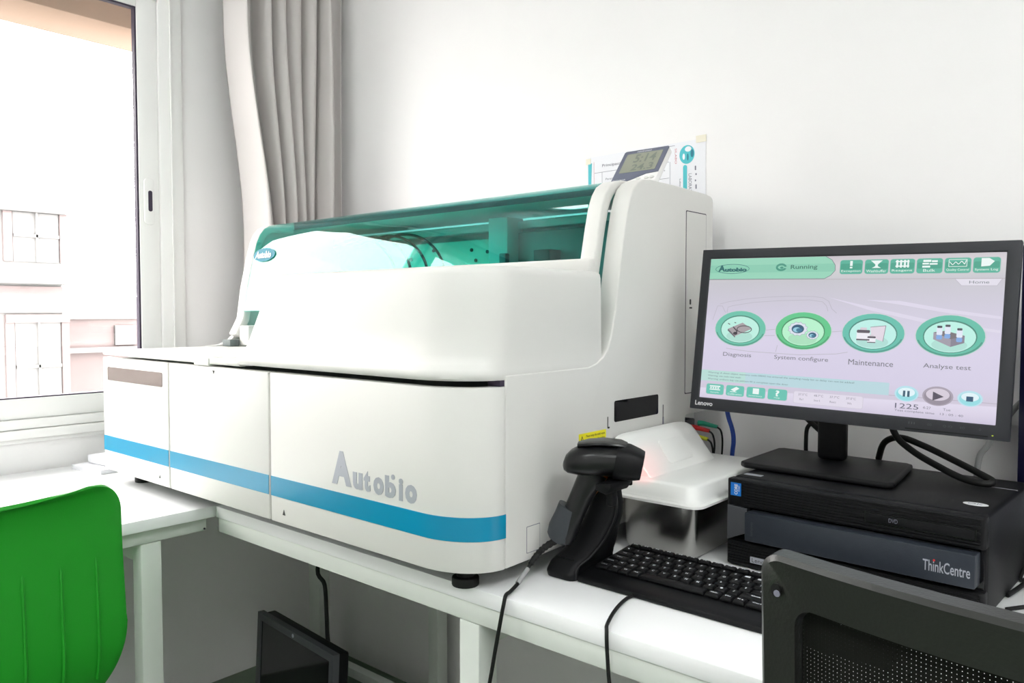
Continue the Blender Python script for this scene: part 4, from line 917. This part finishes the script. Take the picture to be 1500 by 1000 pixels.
# ================================================================ GREEN CHAIR
def green_chair():
    # faces the window desk (-x): back shell's rear side is toward the room
    cy, hw = .3425, .201
    r = thing('chair', 'green plastic shell chair with ribbed back at the window desk', 'chair', (-1.50, cy, 0))
    zt, zbk = Z(-.275), Z(-.60)
    path = []   # (x, z) centre line of shell from top edge to front of the seat
    for x, z in ((-1.288, Z(-.272)), (-1.300, Z(-.285)), (-1.306, Z(-.32)), (-1.306, Z(-.40)), (-1.302, Z(-.48)), (-1.302, Z(-.54)), (-1.312, Z(-.59)), (-1.338, Z(-.635)), (-1.385, Z(-.668)), (-1.45, Z(-.685)), (-1.58, Z(-.69)), (-1.68, Z(-.685)), (-1.735, Z(-.70)), (-1.75, Z(-.72))):
        path.append(Vector((x, 0, z)))
    P = smooth_path(path, 5); n = len(P); rows = []; nu = 36
    tot = [0]
    for a, c in zip(P, P[1:]): tot.append(tot[-1]+(c-a).length)
    for i, p in enumerate(P):
        s = tot[i]; e = tot[-1]-s
        w = hw
        rc = .055
        if s < rc: w = hw-rc+math.sqrt(max(0, rc*rc-(rc-s)**2))
        w += .006*min(1, s/.3)
        if p.z < Z(-.50): w = hw+.006 - .08*min(1, max(0, (Z(-.50)-p.z)/.16))**2*.9 + (.06 if p.x < -1.36 else 0)*min(1, (-1.36-p.x)/.08 if p.x < -1.36 else 0)
        if e < rc: w = min(w, hw-rc+math.sqrt(max(0, rc*rc-(rc-e)**2)))
        row = []
        for k in range(nu+1):
            u = -1+2*k/nu; y = cy+u*w
            bend = -.012*(abs(u)**2.2)          # sides wrap toward the sitter
            row.append((p.x+bend if p.z > Z(-.62) else p.x, y, p.z+(.012*(abs(u)**3) if p.z <= Z(-.62) else -.011*(1-u*u)*max(0, 1-i/14)-.003)))
        rows.append(row)
    b = loft(NB(), rows, cap=False, closed=False); bmesh.ops.recalc_face_normals(b, faces=b.faces)
    for f in b.faces: f.smooth = True
    o = link('shell', b, 'green', r, True, fin=False); md = o.modifiers.new('thick', 'SOLIDIFY'); md.thickness = .006; md.offset = 0
    bv = o.modifiers.new('bev', 'BEVEL'); bv.width = .0015; bv.segments = 2; bv.limit_method = 'ANGLE'
    for k in range(7):
        y = .5025-.0533*k; u = (y-cy)/(hw+.004); bend = -.012*abs(u)**2.2
        pts = [(x+bend+.0018, y+.003*t, z) for t, (x, z) in enumerate(((-1.3075, Z(-.385)), (-1.3045, Z(-.41)), (-1.302, Z(-.45)), (-1.2995, Z(-.50)), (-1.2995, Z(-.55)), (-1.3095, Z(-.592))))]
        pts = [(a, y+(0.003*i if False else 0), c) for i, (a, _, c) in enumerate(pts)]
        link('rib', TB(pts, lambda t: .0026*(min(1, t*5+.15)), 8), 'green', r, True)
    link('seat_plate', BX(-1.62, -1.44, cy-.09, cy+.09, Z(-.72), Z(-.696)), 'black', r, True, .004)
    link('column', TB([(-1.53, cy, Z(-.72)), (-1.53, cy, .09)], .025, 16, sm=False), 'black', r, True)
    for k in range(5):
        a = 2*PI*k/5+.3; c, s_ = math.cos(a), math.sin(a)
        lg = link('leg', TB([(-1.53, cy, .10), (-1.53+.14*c, cy+.14*s_, .09), (-1.53+.25*c, cy+.25*s_, .065)], lambda t: .02-.006*t, 10), 'black', r, True)
        link('caster', place(PR(ell(.025, .025), -.018, .018), frame((-1.53+.255*c, cy+.255*s_, .0255), (c, s_, 0), (0, 0, 1))), 'rubber', lg, True, .004)
green_chair()

# ================================================================ BLACK MESH CHAIR
def black_chair():
    r = thing('chair', 'black office chair with mesh back in the right foreground', 'chair', (-.03, .85, 0))
    X0, X1, ztop, zbot = -.272, .205, Z(-.198), Z(-.66)
    xc = (X0+X1)/2; hw = (X1-X0)/2
    def yy(x, z): 
        u = (x-xc)/hw; return .586+.052*abs(u)**2.0+.02*((z-ztop)/.46)**2*0-.0*(ztop-z) + .025*(ztop-z)/.46
    def topz(u): return ztop-.006*max(0, -u)**2-.004*(1-abs(u))
    # frame: outer and inner outline in (u, z), front face toward the room (-y)
    no = 72
    def outl(ins_x, ins_top, ins_bot, rad):
        pts = []
        w, h = (X1-X0)-2*ins_x, (ztop-zbot)-ins_top-ins_bot
        p = rrect(w, h, rad, xc, (ztop-ins_top+zbot+ins_bot)/2, 8)
        # resample evenly
        L_ = [0]; q = p+[p[0]]
        for a, c in zip(q, q[1:]): L_.append(L_[-1]+math.hypot(c[0]-a[0], c[1]-a[1]))
        return p
    def dense(p, n=10):
        out = []
        q = p+[p[0]]
        for a, c in zip(q, q[1:]):
            m_ = n if math.hypot(c[0]-a[0], c[1]-a[1]) > .1 else 1
            for k in range(m_): out.append((a[0]+(c[0]-a[0])*k/m_, a[1]+(c[1]-a[1])*k/m_))
        return out
    def lift(p, dy):
        return [(x, yy(x, z)+dy, z+(topz((x-xc)/hw)-ztop)*max(0, 1-(ztop-z)/.12)) for x, z in p]
    O = dense(outl(0, 0, 0, .020)); O1 = dense(outl(.004, .004, .004, .018)); I = dense(outl(.034, .040, .05, .018)); I1 = dense(outl(.036, .043, .053, .017))
    rings = [lift(I1, .018), lift(I, .003), lift(O1, .0), lift(O, .004), lift(O, .024), lift(O1, .028), lift(I, .024), lift(I1, .018)]
    b = NB(); loft(b, rings, cap=False); bmesh.ops.remove_doubles(b, verts=b.verts, dist=1e-6)
    link('back_frame', b, 'chairb', r, True)
    # mesh weave: crossing strips
    xi0, xi1, zi0, zi1 = X0+.030, X1-.030, zbot+.045, ztop-.036
    b = NB(); sp = .0034; wd = .0028
    nx = int((xi1-xi0)/sp); nz = int((zi1-zi0)/sp)
    for i in range(nx):
        x = xi0+(i+.5)*sp; prev = None
        for k in range(9):
            z = zi0+(zi1-zi0)*k/8; a = b.verts.new((x-wd/2, yy(x, z)+.0165, z)); c = b.verts.new((x+wd/2, yy(x, z)+.0165, z))
            if prev: b.faces.new((prev[0], prev[1], c, a))
            prev = (a, c)
    for j in range(nz):
        z = zi0+(j+.5)*sp; prev = None
        for k in range(17):
            x = xi0+(xi1-xi0)*k/16; a = b.verts.new((x, yy(x, z)+.0172, z-wd/2)); c = b.verts.new((x, yy(x, z)+.0172, z+wd/2))
            if prev: b.faces.new((prev[0], prev[1], c, a))
            prev = (a, c)
    link('mesh_weave', b, 'meshb', r, True, fin=False, kind='stuff')
    link('screw_hole', place(PR(ell(.0045, .0055), 0, .0012), frame((X0+.018, yy(X0+.018, Z(-.232))-.0008, Z(-.232)), (1, -.2, 0), (0, 0, 1))), 'rubber', r, True)
    link('screw', place(PR(ell(.0028, .0028), .001, .0022), frame((X0+.0195, yy(X0+.018, Z(-.234))-.0008, Z(-.2345)), (1, -.2, 0), (0, 0, 1))), 'inkg', r, True)
    # lower parts out of frame
    link('back_support', TB([(xc, .665, Z(-.60)), (xc, .66, Z(-.70)), (xc, .74, Z(-.755))], .022, 12), 'black', r, True)
    link('seat', PR(rrect(.46, .44, .06, xc, .89), Z(-.745), Z(-.69)), 'meshb', r, True, .015, 3)
    link('column', TB([(xc, .89, Z(-.746)), (xc, .89, .09)], .025, 16, sm=False), 'black', r, True)
    for k in range(5):
        a = 2*PI*k/5+.3; c, s_ = math.cos(a), math.sin(a)
        lg = link('leg', TB([(xc, .89, .10), (xc+.16*c, .89+.16*s_, .09), (xc+.29*c, .89+.29*s_, .065)], lambda t: .02-.006*t, 10), 'black', r, True)
        link('caster', place(PR(ell(.025, .025), -.018, .018), frame((xc+.295*c, .89+.295*s_, .0255), (c, s_, 0), (0, 0, 1))), 'rubber', lg, True, .004)
black_chair()
